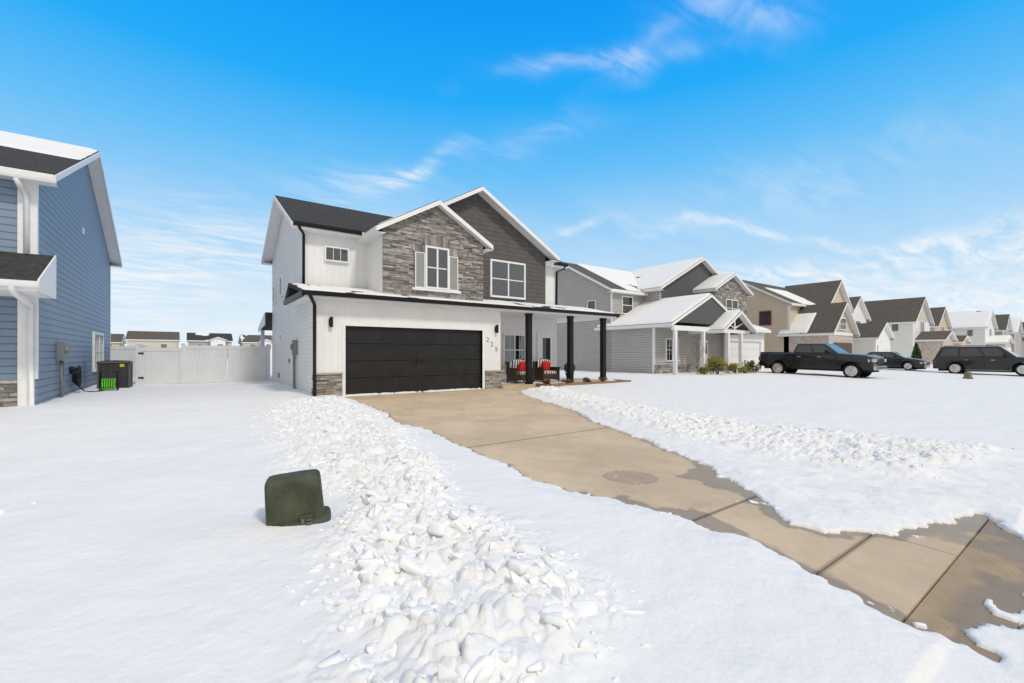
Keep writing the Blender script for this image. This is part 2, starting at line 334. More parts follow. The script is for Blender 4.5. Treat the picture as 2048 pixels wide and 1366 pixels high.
# ------------------------------------------------------------ snow chunks
def variants(n):
    out=[]
    for i in range(n):
        bm=bmesh.new(); k=random.choice([3,4,4,5,5,6])
        for j in range(k):
            a=2*math.pi*j/k+R(-.45,.45); r=R(.6,1.15); e=R(.5,1)
            for zz in (-.24,.24):
                q=r*R(.62,1.); bm.verts.new((q*math.cos(a)+R(-.1,.1),q*e*math.sin(a),zz*R(.4,1.4)))
        res=bmesh.ops.convex_hull(bm,input=bm.verts)
        dl=list({x for x in res['geom_interior']+res['geom_unused'] if isinstance(x,bmesh.types.BMVert)})
        if dl: bmesh.ops.delete(bm,geom=dl,context='VERTS')
        bmesh.ops.dissolve_limit(bm,angle_limit=.25,verts=bm.verts,edges=bm.edges)
        bmesh.ops.bevel(bm,geom=list(bm.edges),offset=.09,segments=2,profile=.5,affect='EDGES',clamp_overlap=True)
        bmesh.ops.triangulate(bm,faces=bm.faces); bmesh.ops.recalc_face_normals(bm,faces=bm.faces); bm.verts.index_update()
        v=np.array([q.co[:] for q in bm.verts]); v=v+.07*(np.stack([vn(v[:,0]*4+i,v[:,1]*4+v[:,2]*4,i+q) for q in range(3)],-1)-.5)
        f=np.array([[q.index for q in fc.verts] for fc in bm.faces]); bm.free(); out.append((v,f))
    return out
VAR=variants(26)
def rotm(ax,ay,az): return np.array((Matrix.Rotation(az,3,'Z')@Matrix.Rotation(ay,3,'Y')@Matrix.Rotation(ax,3,'X')))
def inpoly(n,P,spread=.7):
    lo=P.min(0)-.4;hi=P.max(0)+.4;r=[]
    while len(r)<n:
        q=rng.uniform(lo,hi,(n*3,2)); s_=sdpoly(q[:,0],q[:,1],P)
        dens=fbm(q[:,0]*2.1,q[:,1]*2.1,78)
        keep=((s_+.7*(fbm(q[:,0]*1.3,q[:,1]*1.3,77)-.5)+spread*(rng.random(len(q))**3-.35))<0)&(dens+.35*rng.random(len(q))>.58)
        r+=list(q[keep])
    return np.array(r[:n])
pts=[]
def addpts(P,n,smin,smax,pw=2.6):
    q=inpoly(n,P); q=q[sdexp(q[:,0],q[:,1])>.04]; bw=bandw(q[:,0],q[:,1])
    s_=(smin+(smax-smin)*rng.random(len(q))**pw)*(.45+.55*np.clip(bw*1.4,0,1))
    for (x,y),s in zip(q,s_): pts.append((x,y,s,.001))
addpts(LB,1750,.015,.105,2.0); addpts(RB,1000,.014,.11,2.0)
addpts(np.array([(.5,1.6),(1.6,1.7),(2.0,3.),(2.2,4.6),(1.4,4.6),(.95,3.6),(.6,2.4)]),420,.04,.15,1.7)
for i in range(90):
    x,y=R(-5,2.2),R(2.2,13); pts.append((x,y,R(.010,.03)*(1+ (random.random()<.1)*1.2),-.01))
i=0
while i<220:
    x,y=R(4.5,12),R(1.3,7)
    if sdexp(np.array([x]),np.array([y]))[0]>.03: pts.append((x,y,R(.012,.05),-.005)); i+=1
for x,y,s in [(4.42,3.85,.05),(3.78,2.72,.07),(3.85,2.66,.05),(4.95,2.38,.07),(5.0,2.3,.06),(4.85,2.5,.035),(5.28,1.12,.05),(5.35,1.08,.04),(-1.4,5.9,.11),(-1.2,6.1,.07),(-.95,2.9,.05),(-.55,2.45,.08),(-.45,2.4,.05),(3.62,.75,.05),(3.7,.9,.04),(3.66,1.0,.035),(2.15,1.75,.11),(2.05,1.9,.08),(2.3,1.8,.06)]: pts.append((x,y,s,-.005))
P_=np.array([(a,b) for a,b,_,_ in pts]); Zp=np.maximum(snow_z(P_[:,0],P_[:,1]),g(P_[:,1]))
Vs=[];Fs=[];o=0
for (x,y,s,l),z in zip(pts,Zp):
    v,f=random.choice(VAR); t=.42 if l>0 else .2
    M=rotm(R(-t,t),R(-t,t),R(0,6.28)); w=(v*np.array([s,s*R(.7,1.1),s*R(.8,1.4)]))@M.T+np.array([x,y,z-s*.06+l])
    Vs.append(w);Fs.append(f+o);o+=len(v)
co=bpy.data.objects.new('snow_chunks',npmesh('snow_chunks',np.concatenate(Vs),np.concatenate(Fs),[chunk_m])); COL.objects.link(co)
co['kind']='stuff'; co['label']='heaped broken slabs of shovelled snow beside the driveway'; co['category']='snow'
# ------------------------------------------------------------ house pieces
def mapper(face,pl):
    def f(mb,a0,a1,d0,d1,z0,z1,m=0):
        if face=='-y': mb.box(a0,a1,pl-d1,pl-d0,z0,z1,m)
        elif face=='-x': mb.box(pl-d1,pl-d0,a0,a1,z0,z1,m)
        else: mb.box(pl+d0,pl+d1,a0,a1,z0,z1,m)
    return f
def window(par,a0,a1,z0,z1,pl,face='-y',cols=1,fm=None,blinds=True,t=.06,grid=(0,0),simple=False,fr_d=.07):
    f=mapper(face,pl); m=MB(); fm=fm or white_trim
    f(m,a0,a0+t,0,fr_d,z0,z1);f(m,a1-t,a1,0,fr_d,z0,z1);f(m,a0+t,a1-t,0,fr_d,z1-t,z1);f(m,a0+t,a1-t,0,fr_d+.02,z0,z0+t)
    w=(a1-a0-2*t)/cols
    for c in range(cols):
        b0=a0+t+c*w
        if c: f(m,b0-.03,b0+.03,0,fr_d-.004,z0+t,z1-t)
        if not simple:
            zm=(z0+z1)/2
            if (z1-z0)>.9: f(m,b0+.031,b0+w-.031,.012,fr_d-.02,zm-.02,zm+.02)
            gx,gz=grid
            for i in range(1,gx): xx=b0+w*i/gx; f(m,xx-.008,xx+.008,.02,.052,z0+t,z1-t)
            for i in range(1,gz): zz=z0+(z1-z0)*i/gz; f(m,b0+.032,b0+w-.032,.021,.049,zz-.007,zz+.007)
    W=m.build('window',par,fm)
    m=MB(); f(m,a0+t*.8,a1-t*.8,.030,.036,z0+t*.8,z1-t*.8); m.build('pane',W,glass if not simple else farglass)
    if not simple:
        m=MB(); f(m,a0+t*.7,a1-t*.7,.004,.010,z0+t*.7,z1-t*.7); m.build('blind',W,blind if blinds else dark_in)
    return W
def shutter(par,a0,a1,z0,z1,y):
    m=MB(); t=.03; m.box(a0,a0+t,y-.05,y,z0,z1);m.box(a1-t,a1,y-.05,y,z0,z1);m.box(a0+t,a1-t,y-.05,y,z1-t,z1);m.box(a0+t,a1-t,y-.05,y,z0,z0+t)
    Wd=m.build('shutter',par,white_trim); m=MB(); z=z0+t+.004
    while z<z1-t-.03:
        m.hexa([(a0+t,y-.04,z),(a1-t,y-.04,z),(a1-t,y-.034,z-.004),(a0+t,y-.034,z-.004)],[(a0+t,y-.012,z+.034),(a1-t,y-.012,z+.034),(a1-t,y-.006,z+.03),(a0+t,y-.006,z+.03)]); z+=.034
    m.box(a0+t,a1-t,y-.004,y,z0+t,z1-t); m.build('louvre',Wd,shutter_m)
def gblock(par,x0,x1,y0,y1,zb,ze,ax,pitch,oh,wm,rm,tm=None,wall=True,gm=None,roof_oh=None,th=.13):
    tm=tm or white_trim; f0,f1=(oh,oh) if roof_oh is None else roof_oh
    if ax=='x': a0,a1,b0,b1=y0,y1,x0,x1
    else: a0,a1,b0,b1=x0,x1,y0,y1
    am=(a0+a1)/2; zr=ze+pitch*(am-a0)
    if wall:
        m=MB()
        if gm is None: m.prism([(a0,zb),(a0,ze),(am,zr),(a1,ze),(a1,zb)],ax,b0,b1)
        else:
            m.prism([(a0,zb),(a0,ze),(a1,ze),(a1,zb)],ax,b0,b1); m.prism([(a0,ze),(am,zr),(a1,ze)],ax,b0,b1,1)
        m.build('wall',par,[wm,gm or wm])
    ea0,ea1=a0-oh,a1+oh; zo=ze-pitch*oh
    m=MB(); m.prism([(ea0,zo),(ea0,zo+th),(am,zr+th),(ea1,zo+th),(ea1,zo),(am,zr)],ax,b0-f0,b1+f1); m.build('roof',par,rm)
    m=MB()
    for b,sg,wl in ((b0-f0,-1,b0),(b1+f1,1,b1)):
        m.prism([(ea0-.01,zo-.055),(ea0-.01,zo+th-.03),(am,zr+th-.025),(ea1+.01,zo+th-.03),(ea1+.01,zo-.055),(am,zr-.055)],ax,b+sg*.003,b+sg*.035)
        m.prism([(ea0+.002,zo-.03),(ea0+.002,zo-.004),(am,zr-.004),(ea1-.002,zo-.004),(ea1-.002,zo-.03),(am,zr-.03)],ax,b,wl-sg*-.003)
    for e,sg in ((ea0,-1),(ea1,1)):
        if ax=='x': m.box(b0-f0,b1+f1,e+sg*.002,e+sg*.025,zo-.08,zo+th-.025)
        else: m.box(e+sg*.002,e+sg*.025,b0-f0,b1+f1,zo-.08,zo+th-.025)
    for s0,s1 in ((ea0,a0),(a1,ea1)):
        if ax=='x': m.box(b0-f0,b1+f1,s0+.002,s1-.002,zo-.078,zo-.06)
        else: m.box(s0+.002,s1-.002,b0-f0,b1+f1,zo-.078,zo-.06)
    m.build('fascia',par,tm)
    return dict(ea0=ea0,ea1=ea1,zo=zo,zr=zr,am=am,b0=b0-f0,b1=b1+f1,th=th,ax=ax)
def roofsnow(par,gb,side,thr,seed,u0=0.,u1=1.,w0=0.,w1=1.,thick=.09,sc=1.2):
    L=gb['b1']-gb['b0']; e=gb['ea0'] if side==0 else gb['ea1']; nu=max(8,int(L*(u1-u0)/.1)); nw=26
    U,W=np.meshgrid(np.linspace(u0,u1,nu),np.linspace(w0,w1,nw)); U=U.ravel();W=W.ravel()
    b=gb['b0']+L*U; a=e+(gb['am']-e)*W; z=gb['zo']+gb['th']+(gb['zr']-gb['zo'])*W
    n=fbm(b*sc,a*sc,seed); ed=np.minimum.reduce([(U-u0)*L,(u1-U)*L,(W-w0)*abs(gb['am']-e),(w1-W)*abs(gb['am']-e)+(.2 if w1>=1 else 0)])+.12*(fbm(b*5,a*5,seed+9)-.5)
    hh=thick*ss(n-thr,0,.07)*ss(ed,0,.15)-.012+.02*(n-.5)*(n>thr)
    z=z+hh; p=np.stack([b,a,z],-1) if gb['ax']=='x' else np.stack([a,b,z],-1)
    I=np.arange(nu*nw).reshape(nw,nu); F=np.stack([I[:-1,:-1],I[:-1,1:],I[1:,1:],I[1:,:-1]],-1).reshape(-1,4)
    F=F[(hh[F]>-.0119).any(1)]
    if len(F)==0: return
    used=np.unique(F); rm=-np.ones(len(p),int); rm[used]=np.arange(len(used)); p=p[used];F=rm[F]
    c=p.mean(0); ob=bpy.data.objects.new('roof_snow',npmesh('roof_snow',p-c,F,[snow_m])); COL.objects.link(ob); ob.parent=par; ob.location=Vector(c)-WL[par.name]
def mat_stones():
    pal=[(.29,.275,.26),(.20,.19,.185),(.33,.305,.28),(.15,.145,.14),(.43,.415,.40),(.25,.225,.20),(.24,.23,.225),(.31,.27,.235),(.39,.375,.365),(.33,.32,.315),(.34,.285,.23)]
    c=random.choice(pal); k=R(.85,1.15)*1.2; return tuple(x*k for x in c)
def stones(par,x0,x1,z0,z1,y,rng_f=None,hs=(.035,.09),face='-y'):
    m=MB(); z=z0
    while z<z1-.01:
        h=min(R(*hs),z1-z); a,b=(x0,x1) if rng_f is None else rng_f(z+h)
        a=max(a,x0);b=min(b,x1); x=a
        while x<b-.02:
            w=min(R(.12,.5),b-x)
            if b-x-w<.08: w=b-x
            e=.003; dd=R(.03,.075); d=[dd+R(-.008,.008) for _ in range(4)]
            if face=='-y': P=[(x+e,y,z+e),(x+w-e,y,z+e),(x+w-e,y,z+h-e),(x+e,y,z+h-e)]; Q=[(p[0],y-q,p[2]) for p,q in zip(P,d)]
            else: P=[(y,x+e,z+e),(y,x+w-e,z+e),(y,x+w-e,z+h-e),(y,x+e,z+h-e)]; s_=-1 if face=='-x' else 1; Q=[(y+s_*q,p[1],p[2]) for p,q in zip(P,d)]
            m.hexa(P,Q); c=mat_stones(); m.c[-6:]=[c]*6
            x+=w
        z+=h
    return m.build('stone_veneer',par,stone_m)
def gutter(par,p0,p1,mat,name='gutter'):
    p0=Vector(p0);p1=Vector(p1); m=MB(); prof=[(0,0),(-.09,0),(-.11,.05),(-.12,.12),(-.105,.12),(-.08,.02),(0,.02)]
    d=(p1-p0).normalized(); nrm=Vector((d.y,-d.x,0))
    vs=[p0+(-a)*nrm+Vector((0,0,b)) for a,b in prof]+[p1+(-a)*nrm+Vector((0,0,b)) for a,b in prof]; n=len(prof)
    m.add(vs,[list(range(n)),list(range(2*n-1,n-1,-1))]+[(i,i+n,(i+1)%n+n,(i+1)%n) for i in range(n)]); return m.build(name,par,mat)
def spout(par,pts,mat,r=.045):
    m=MB(); m.tube(pts,r,8); return m.build('downspout',par,mat,smooth=True)
def gdoor(par,x0,x1,z0,z1,y,mat,rows=4,cols=8,handles=True):
    m=MB(); rh=(z1-z0)/rows; cw=(x1-x0)/cols
    for r in range(rows):
        zz=z0+r*rh; m.box(x0,x1,y,y+.05,zz+.005,zz+rh-.005)
        m.box(x0+.004,x1-.004,y-.008,y-.0005,zz+.012,zz+.07); m.box(x0+.004,x1-.004,y-.008,y-.0005,zz+rh-.07,zz+rh-.012)
        for c in range(cols+1):
            xx=x0+c*cw; m.box(max(x0+.004,xx-.05),min(x1-.004,xx+.05),y-.008,y-.0005,zz+.07,zz+rh-.07)
        for c in range(cols):
            xx=x0+c*cw; m.box(xx+.09,xx+cw-.09,y-.005,y-.0005,zz+.12,zz+rh-.12)
    D=m.build('garage_door',par,mat)
    if handles:
        xm=(x0+x1)/2
        for sx in (-.09,.09):
            m=MB(); zc=z0+(z1-z0)*.48
            m.tube([(xm+sx,y-.012,zc-.09),(xm+sx,y-.045,zc-.06),(xm+sx,y-.05,zc),(xm+sx,y-.045,zc+.06),(xm+sx,y-.012,zc+.09)],[.010,.008,.010,.008,.014],6); m.build('handle',D,black_metal,smooth=True)
    return D
# ------------------------------------------------------------ MAIN HOUSE
H=thing('white_house','two-storey white siding house with black garage door and stone gable','house',(8.4,17,0))
XL,XR,YG,YU,YB=2.97,13.9,13.8,15.7,22.2
MAIN=gblock(H,XL,XR,YU,YB,-.3,5.5,'x',.51,.35,white_lap,shingle,white_trim)
m=MB(); m.box(XL+.01,5.05,YU-.02,YU-.002,3.3,5.45); m.box(12.9,XR-.004,YU-.02,YU-.002,3.3,5.45); m.box(9.45,XR-.004,YU-.02,YU-.002,.0,2.9); m.split('front_siding',H,white_vert)
m=MB(); m.box(XL,XL+.15,YG,YU-.003,-.3,3.0,1); m.box(XL+.15,3.8,YG,YG+.25,-.3,3.0); m.box(8.65,9.43,YG,YG+.25,-.3,3.0); m.box(3.8,8.65,YG,YG+.25,2.13,3.0); m.box(9.28,9.43,YG+.25,YU-.03,-.3,3.)
m.build('garage_wall',H,[white_vert,white_lap])
m=MB(); m.box(3.8,8.65,14.2,14.25,0,2.13); m.build('garage_interior',H,dark_in)
m=MB(); m.box(3.7,3.8,YG-.02,YG+.12,0,2.13); m.box(8.65,8.75,YG-.02,YG+.12,0,2.13); m.box(3.7,8.75,YG-.021,YG+.12,2.13,2.22);m.build('door_trim',H,white_trim)
gdoor(H,3.802,8.648,0.01,2.128,YG+.1,black_door)
stones(H,XL-.03,3.70,-.1,.68,YG-.001); stones(H,8.76,9.47,-.1,.62,YG-.001); stones(H,YG-.03,YG+.25,-.1,.68,XL-.001,face='-x'); stones(H,YG-.03,YG+.3,-.1,.62,9.431,face='+x')
m=MB(); m.box(XL-.09,3.70,YG-.1,YG-.002,.68,.73); m.box(8.76,9.53,YG-.1,YG-.002,.62,.67); m.split('stone_cap',H,pmat('stone_cap',(.4,.37,.33),.8,.15,12))
m=MB(); m.prism([(13.4,2.97),(13.4,3.06),(15.68,3.54),(15.68,3.42)],'x',2.56,15.52); m.prism([(15.72,2.97),(15.72,3.54),(16.4,3.10),(16.4,2.97)],'x',2.56,XL-.004); m.prism([(15.69,2.97),(15.69,3.54),(17.5,3.12),(17.5,2.97)],'x',XR+.004,15.5); m.split('porch_roof',H,shingle)
PR=dict(ea0=13.4,am=15.68,zo=2.97,zr=3.45,b0=2.56,b1=15.52,th=.085,ax='x',ea1=0)
roofsnow(H,PR,0,.33,5,0,1,.02,.95,thick=.05)
m=MB(); m.box(9.44,15.45,13.48,YU-.03,2.86,2.93); m.box(XL,15.47,13.42,13.47,2.86,2.965); m.box(2.6,XL-.003,13.42,16.38,2.88,2.965);m.box(XL,9.43,13.47,YG-.002,2.88,2.93); m.box(XR+.003,15.45,YU-.03,17.4,2.86,2.93)
m.build('porch_ceiling',H,white_trim)
gutter(H,(2.5,13.41,2.93),(15.58,13.41,2.93),black_metal)
m=MB(); m.box(2.52,2.58,13.38,16.4,2.9,3.05); m.box(15.5,15.56,13.38,17.4,2.9,3.05); m.box(2.58,XL-.003,16.38,16.42,2.9,3.05); m.split('black_fascia',H,black_metal)
spout(H,[(2.72,13.33,2.95),(2.74,13.36,2.88),(2.85,13.6,2.78),(2.91,13.68,2.68),(2.91,13.68,.1),(2.89,13.55,.02)],black_metal,.05)
gutter(H,(2.62,15.35,5.32),(4.75,15.35,5.32),black_metal); gutter(H,(13.4,15.35,5.32),(14.25,15.35,5.32),black_metal)
spout(H,[(2.8,15.28,5.33),(2.82,15.32,5.25),(2.99,15.6,5.15),(2.99,15.62,3.45)],black_metal)
spout(H,[(14.1,15.28,5.33),(14.1,15.32,5.22),(13.86,15.6,5.1),(13.86,15.62,3.5)],black_metal)
gs=gblock(H,5.05,8.8,14.1,18.,3.1,5.36,'y',.57,.3,white_vert,shingle)
m=MB(); m.prism([(5.06,3.1),(5.06,5.33),(6.925,6.38),(8.79,5.33),(8.79,3.1)],'y',14.06,14.097); m.build('stone_backing',H,stone_back)
stones(H,5.03,8.82,3.22,6.4,14.058,lambda z:(5.03+max(0,(z-5.34)/.57),8.82-max(0,(z-5.34)/.57)))
m=MB()
x=6.46; y0=14.058
while x<7.36:
    w=R(.07,.13)
    h0=4.96;h1=5.28+.1*math.sin((x-6.46)/.9*3.14); P=[(x,y0,h0),(x+w-.008,y0,h0),(x+w-.008,y0,h1),(x,y0,h1)]; Q=[(p[0],y0-.085,p[2]) for p in P]; m.hexa(P,Q); c=mat_stones(); m.c[-6:]=[c]*6; x+=w
for xa,xb in ((6.03,6.45),(7.36,7.78)):
    x=xa
    while x<xb:
        w=R(.07,.12); P=[(x,y0,4.72),(x+w-.008,y0,4.72),(x+w-.008,y0,4.97),(x,y0,4.97)]; Q=[(p[0],y0-.085,p[2]) for p in P]; m.hexa(P,Q); c=mat_stones(); m.c[-6:]=[c]*6; x+=w
m.build('stone_lintel',H,stone_m)
window(H,6.46,7.36,3.5,4.95,13.975,cols=2,t=.065,fr_d=.07); shutter(H,6.10,6.455,3.5,4.7,13.975); shutter(H,7.365,7.72,3.5,4.7,13.975)
m=MB(); m.box(6.0,7.82,13.9,14.05,3.42,3.5); m.build('window_sill',H,white_trim)
gg=gblock(H,5.75,12.9,15.28,22.45,3.1,5.70,'y',.57,.42,gray_shake,shingle)
window(H,9.93,11.73,3.6,5.15,15.28,cols=2,t=.075)
window(H,3.63,4.43,4.37,4.88,YU-.02,grid=(3,0),t=.05)
window(H,10.85,12.05,.74,2.14,YU-.02,cols=2,grid=(2,0),t=.07)
window(H,19.3,19.85,3.55,4.35,XL,'-x'); window(H,21.1,21.6,3.4,4.2,XL,'-x'); window(H,19.3,19.7,1.75,2.1,XL,'-x'); window(H,21.5,21.9,1.7,2.1,XL,'-x')
m=MB(); m.box(12.72,12.82,YU-.07,YU-.021,.1,2.25); m.box(13.72,13.82,YU-.07,YU-.021,.1,2.25); m.box(12.82,13.72,YU-.07,YU-.021,2.15,2.25); m.build('door_frame',H,white_trim)
m=MB(); m.box(12.822,13.718,YU-.05,YU-.022,.1,2.148); D=m.build('front_door',H,white_trim,bevel=.004)
m=MB(); m.box(13.05,13.5,YU-.062,YU-.052,.35,2.0); m.build('door_glass',D,darkglass)
m=MB(); m.tube([(12.9,YU-.05,1.05),(12.9,YU-.1,1.05),(12.98,YU-.1,1.05)],.012); m.build('handle',D,black_metal)
m=MB(); m.box(9.43,15.3,13.62,15.68,-.2,.09); m.build('porch_floor',H,conc,bevel=.01)
for x in (10.78,13.0,15.0):
    m=MB(); m.box(x-.1,x+.1,13.68,13.88,.16,2.78); m.box(x-.118,x+.118,13.662,13.898,.09,.16); m.box(x-.118,x+.118,13.662,13.898,2.78,2.86); m.build('column',H,black_metal,bevel=.008)
for x,z in ((3.375,2.22),(9.24,2.2)):
    m=MB(); m.box(x-.05,x+.05,YG-.02,YG-.001,z-.1,z+.1); m.loft([[(x+r*math.cos(a*math.pi/5),YG-.09+r*math.sin(a*math.pi/5),zz) for a in range(10)] for r,zz in ((.045,z-.15),(.052,z-.14),(.052,z+.14),(.045,z+.15))]); m.build('wall_lamp',H,black_metal)
def text(par,ch,x,y,z,size,mat):
    cu=bpy.data.curves.new('t','FONT'); cu.body=ch; cu.size=size; cu.extrude=.002; cu.align_x='CENTER'
    t=bpy.data.objects.new('t',cu); COL.objects.link(t); dg=bpy.context.evaluated_depsgraph_get(); me=bpy.data.meshes.new_from_object(t.evaluated_get(dg)); bpy.data.objects.remove(t)
    me.materials.clear(); me.materials.append(mat); o=bpy.data.objects.new('house_number',me); COL.objects.link(o); o.parent=par; o.location=Vector((x,y,z))-WL[par.name]; o.rotation_euler=(math.pi/2,0,0); o['label']='metal house number '+ch
num=pmat('house_number_metal',(.09,.09,.09),.4)
for ch,x,z in (('2',8.88,1.72),('2',9.07,1.55),('5',9.26,1.38)): text(H,ch,x,YG-.006,z,.24,num)
m=MB(); m.box(XL-.14,XL-.002,16.45,16.75,1.25,1.75); m.tube([(XL-.07,16.6,1.25),(XL-.07,16.6,.02)],.03); m.tube([(XL-.14,16.6,1.52),(XL-.2,16.6,1.52)],.09,12); m.tube([(XL-.05,16.95,1.45),(XL-.05,16.95,.02)],.02); m.box(XL-.09,XL-.002,16.85,17.05,1.3,1.6); m.build('electric_meter',H,gray_metal,bevel=.006)
m=MB(); m.prism([(22.2,2.75),(22.2,3.1),(24.4,2.55),(24.4,2.4)],'x',2.7,9); m.build('rear_porch_roof',H,shingle)
m=MB(); m.prism([(22.2,2.55),(22.2,3.06),(24.42,2.5),(24.42,2.3)],'x',2.66,2.698);m.box(2.75,2.9,24.1,24.25,-.1,2.4); m.build('rear_porch_trim',H,white_trim)
m=MB(); m.box(XL-.03,XL-.002,17.9,18.1,.95,1.1); m.box(XL-.04,XL-.002,20.2,20.35,.3,.5); m.split('wall_vent',H,gray_metal)
roofsnow(H,gs,0,.36,63,0,.55,.02,.45,thick=.05); roofsnow(H,gs,1,.42,63,0,.9,.0,.12,thick=.05)
roofsnow(H,gg,0,.35,65,.45,.95,.0,.9)
m=MB(); m.box(XL-.012,XL+.1,YG-.012,YG-.001,.73,2.88); m.box(XL-.014,XL-.001,YG-.012,YG+.1,.73,2.88); m.box(XL-.014,XL-.001,YU-.03,YU+.08,3.1,5.3); m.box(9.33,9.44,YG-.012,YG-.001,.67,2.88); m.box(13.88,13.915,YU-.035,YU+.06,.1,5.3);m.split('corner_trim',H,white_trim)
# ------------------------------------------------------------ BLUE HOUSE
B=thing('blue_house','two-storey blue siding house with white trim and snowy roof','house',(-9,20,0))
gbB=gblock(B,-15,-2.9,15.0,27.0,-.3,5.5,'x',.45,.35,blue_lap,shingle)
roofsnow(B,gbB,0,.3,81,0,1,.5,1.,thick=.06,sc=.6)
m=MB(); m.prism([(13.5,2.72),(13.5,2.84),(14.98,3.62),(14.98,3.5)],'x',-14,-2.6); m.build('porch_roof',B,shingle)
m=MB(); m.box(-14,-2.58,13.44,13.495,2.6,2.82); m.box(-14,-2.62,13.5,14.98,2.6,2.66); m.prism([(13.44,2.6),(13.5,2.86),(15.0,3.64),(15.0,3.5),(14.98,2.6)],'x',-2.598,-2.57); m.build('porch_trim',B,white_trim)
gutter(B,(-14,13.44,2.68),(-2.55,13.44,2.68),white_trim); gutter(B,(-15,14.65,5.24),(-2.5,14.65,5.24),white_trim)
spout(B,[(-3.15,14.6,5.25),(-3.12,14.7,5.12),(-3.05,14.92,4.95),(-3.05,14.93,3.6)],white_trim,.055)
spout(B,[(-2.95,13.38,2.7),(-2.95,13.5,2.58),(-2.98,14.9,2.4),(-2.98,14.93,2.3),(-2.98,14.93,.1),(-2.85,14.7,.0)],white_trim,.06)
m=MB(); m.box(-2.99,-2.885,14.985,15.1,.7,5.3); m.box(-2.89,-2.885,26.9,27.0,-.1,5.3); m.split('corner_trim',B,white_trim)
m=MB(); m.box(-3.2,-2.99,14.96,14.999,.0,5.3); m.build('corner_panel',B,white_trim)
stones(B,-8,-3.2,-.3,.62,14.999)
m=MB(); m.box(-8,-3.2,14.9,14.999,.62,.68); m.build('stone_cap',B,MATS['stone_cap'])
window(B,22.4,24.6,.62,2.1,-2.9,'+x',cols=2,grid=(2,4),t=.09)
window(B,-6.2,-4.6,.9,2.1,14.99,cols=2,grid=(2,3)); window(B,-6.2,-4.6,3.9,5.0,14.99,cols=2,grid=(2,3))
m=MB(); m.box(-2.9,-2.86,20.4,20.6,5.3,5.5); m.build('wall_vent',B,white_trim)
mt_=thing('electric_meter','gray electric meter box with conduit on blue wall','meter',(-2.82,17.0,.2))
m=MB(); m.box(-2.895,-2.74,16.85,17.15,1.1,1.62); m.tube([(-2.74,17,1.4),(-2.66,17,1.4)],.09,12); m.box(-2.895,-2.8,17.25,17.45,1.2,1.6); m.build('meter_box',mt_,gray_metal,bevel=.008)
m=MB(); m.tube([(-2.82,17,1.12),(-2.82,17,.0)],.035); m.tube([(-2.84,17.35,1.22),(-2.84,17.35,.3),(-2.82,17.2,.1),(-2.82,17.1,0)],.02); m.build('conduit',mt_,gray_metal,smooth=True)
A=thing('air_conditioner','dark gray outdoor air conditioner unit beside blue wall','air conditioner',(-2.1,20.9,0))
m=MB(); m.box(-2.5,-1.72,20.5,21.3,.06,.97); m.build('case',A,pmat('ac_inner',(.03,.03,.032),.6))
m=MB()
for i in range(24):
    z=.12+i*.034; m.box(-2.53,-1.69,20.47,21.33,z,z+.012)
for x in (-2.54,-1.72):
    for y in (20.46,21.30): m.box(x,x+.045,y,y+.045,.04,1.0)
for k in range(1,5): m.box(-2.53+k*.168,-2.522+k*.168,20.462,20.469,.1,.96)
m.box(-2.54,-1.68,20.46,21.34,.96,1.02); m.box(-2.54,-1.68,20.46,21.34,.03,.1); m.build('louvre',A,pmat('ac_paint',(.10,.102,.105),.5))
m=MB()
for i in range(9): m.tube([(-2.11+.05*(i+.3)*math.cos(a*math.pi/10),20.9+.05*(i+.3)*math.sin(a*math.pi/10),1.03+.02*(1-i/9)) for a in range(21)],.005,4)
m.build('fan_grille',A,black_metal)
m=MB(); m.box(-1.95,-1.83,20.448,20.461,.83,.93); m.build('sticker',A,pmat('yellow_sticker',(.7,.5,.02),.5))
HR=thing('hose_reel','bright green coiled garden hose on black reel stand','hose reel',(-2.1,19.4,0))
m=MB()
for x in (-2.32,-1.9): m.tube([(x,19.2,0.02),(x,19.35,.72),(x,19.45,.72),(x,19.6,.02)],.018,6)
m.tube([(-2.32,19.4,.72),(-1.9,19.4,.72)],.018,6); m.tube([(-2.32,19.4,.3),(-1.9,19.4,.3)],.03,8); m.box(-2.34,-1.88,19.15,19.65,.02,.05); m.build('stand',HR,black_metal)
m=MB()
for k in range(6):
    x=-2.26+k*.057
    for r in (.12,.15,.18): m.tube([(x,19.4+r*math.cos(a*math.pi/8),.3+r*math.sin(a*math.pi/8)) for a in range(17)],.016,6)
m.build('hose',HR,pmat('green_hose',(.14,.62,.05),.35),smooth=True)
HB=thing('coiled_cable','black coiled hose hanging by blue wall','hose',(-2.7,18.5,.2))
m=MB()
for k in range(5):
    r=.15+.03*k; m.tube([(-2.82+.03*k,18.6+r*math.cos(a*math.pi/8),.6+r*1.2*math.sin(a*math.pi/8)) for a in range(17)],.017,6)
m.tube([(-2.8,18.6,.4),(-2.6,18.7,.15),(-2.4,18.9,.1),(-2.2,19.2,.12)],.017,6); m.box(-2.89,-2.8,18.5,18.72,.7,.9); m.build('hose',HB,black_metal,smooth=True)
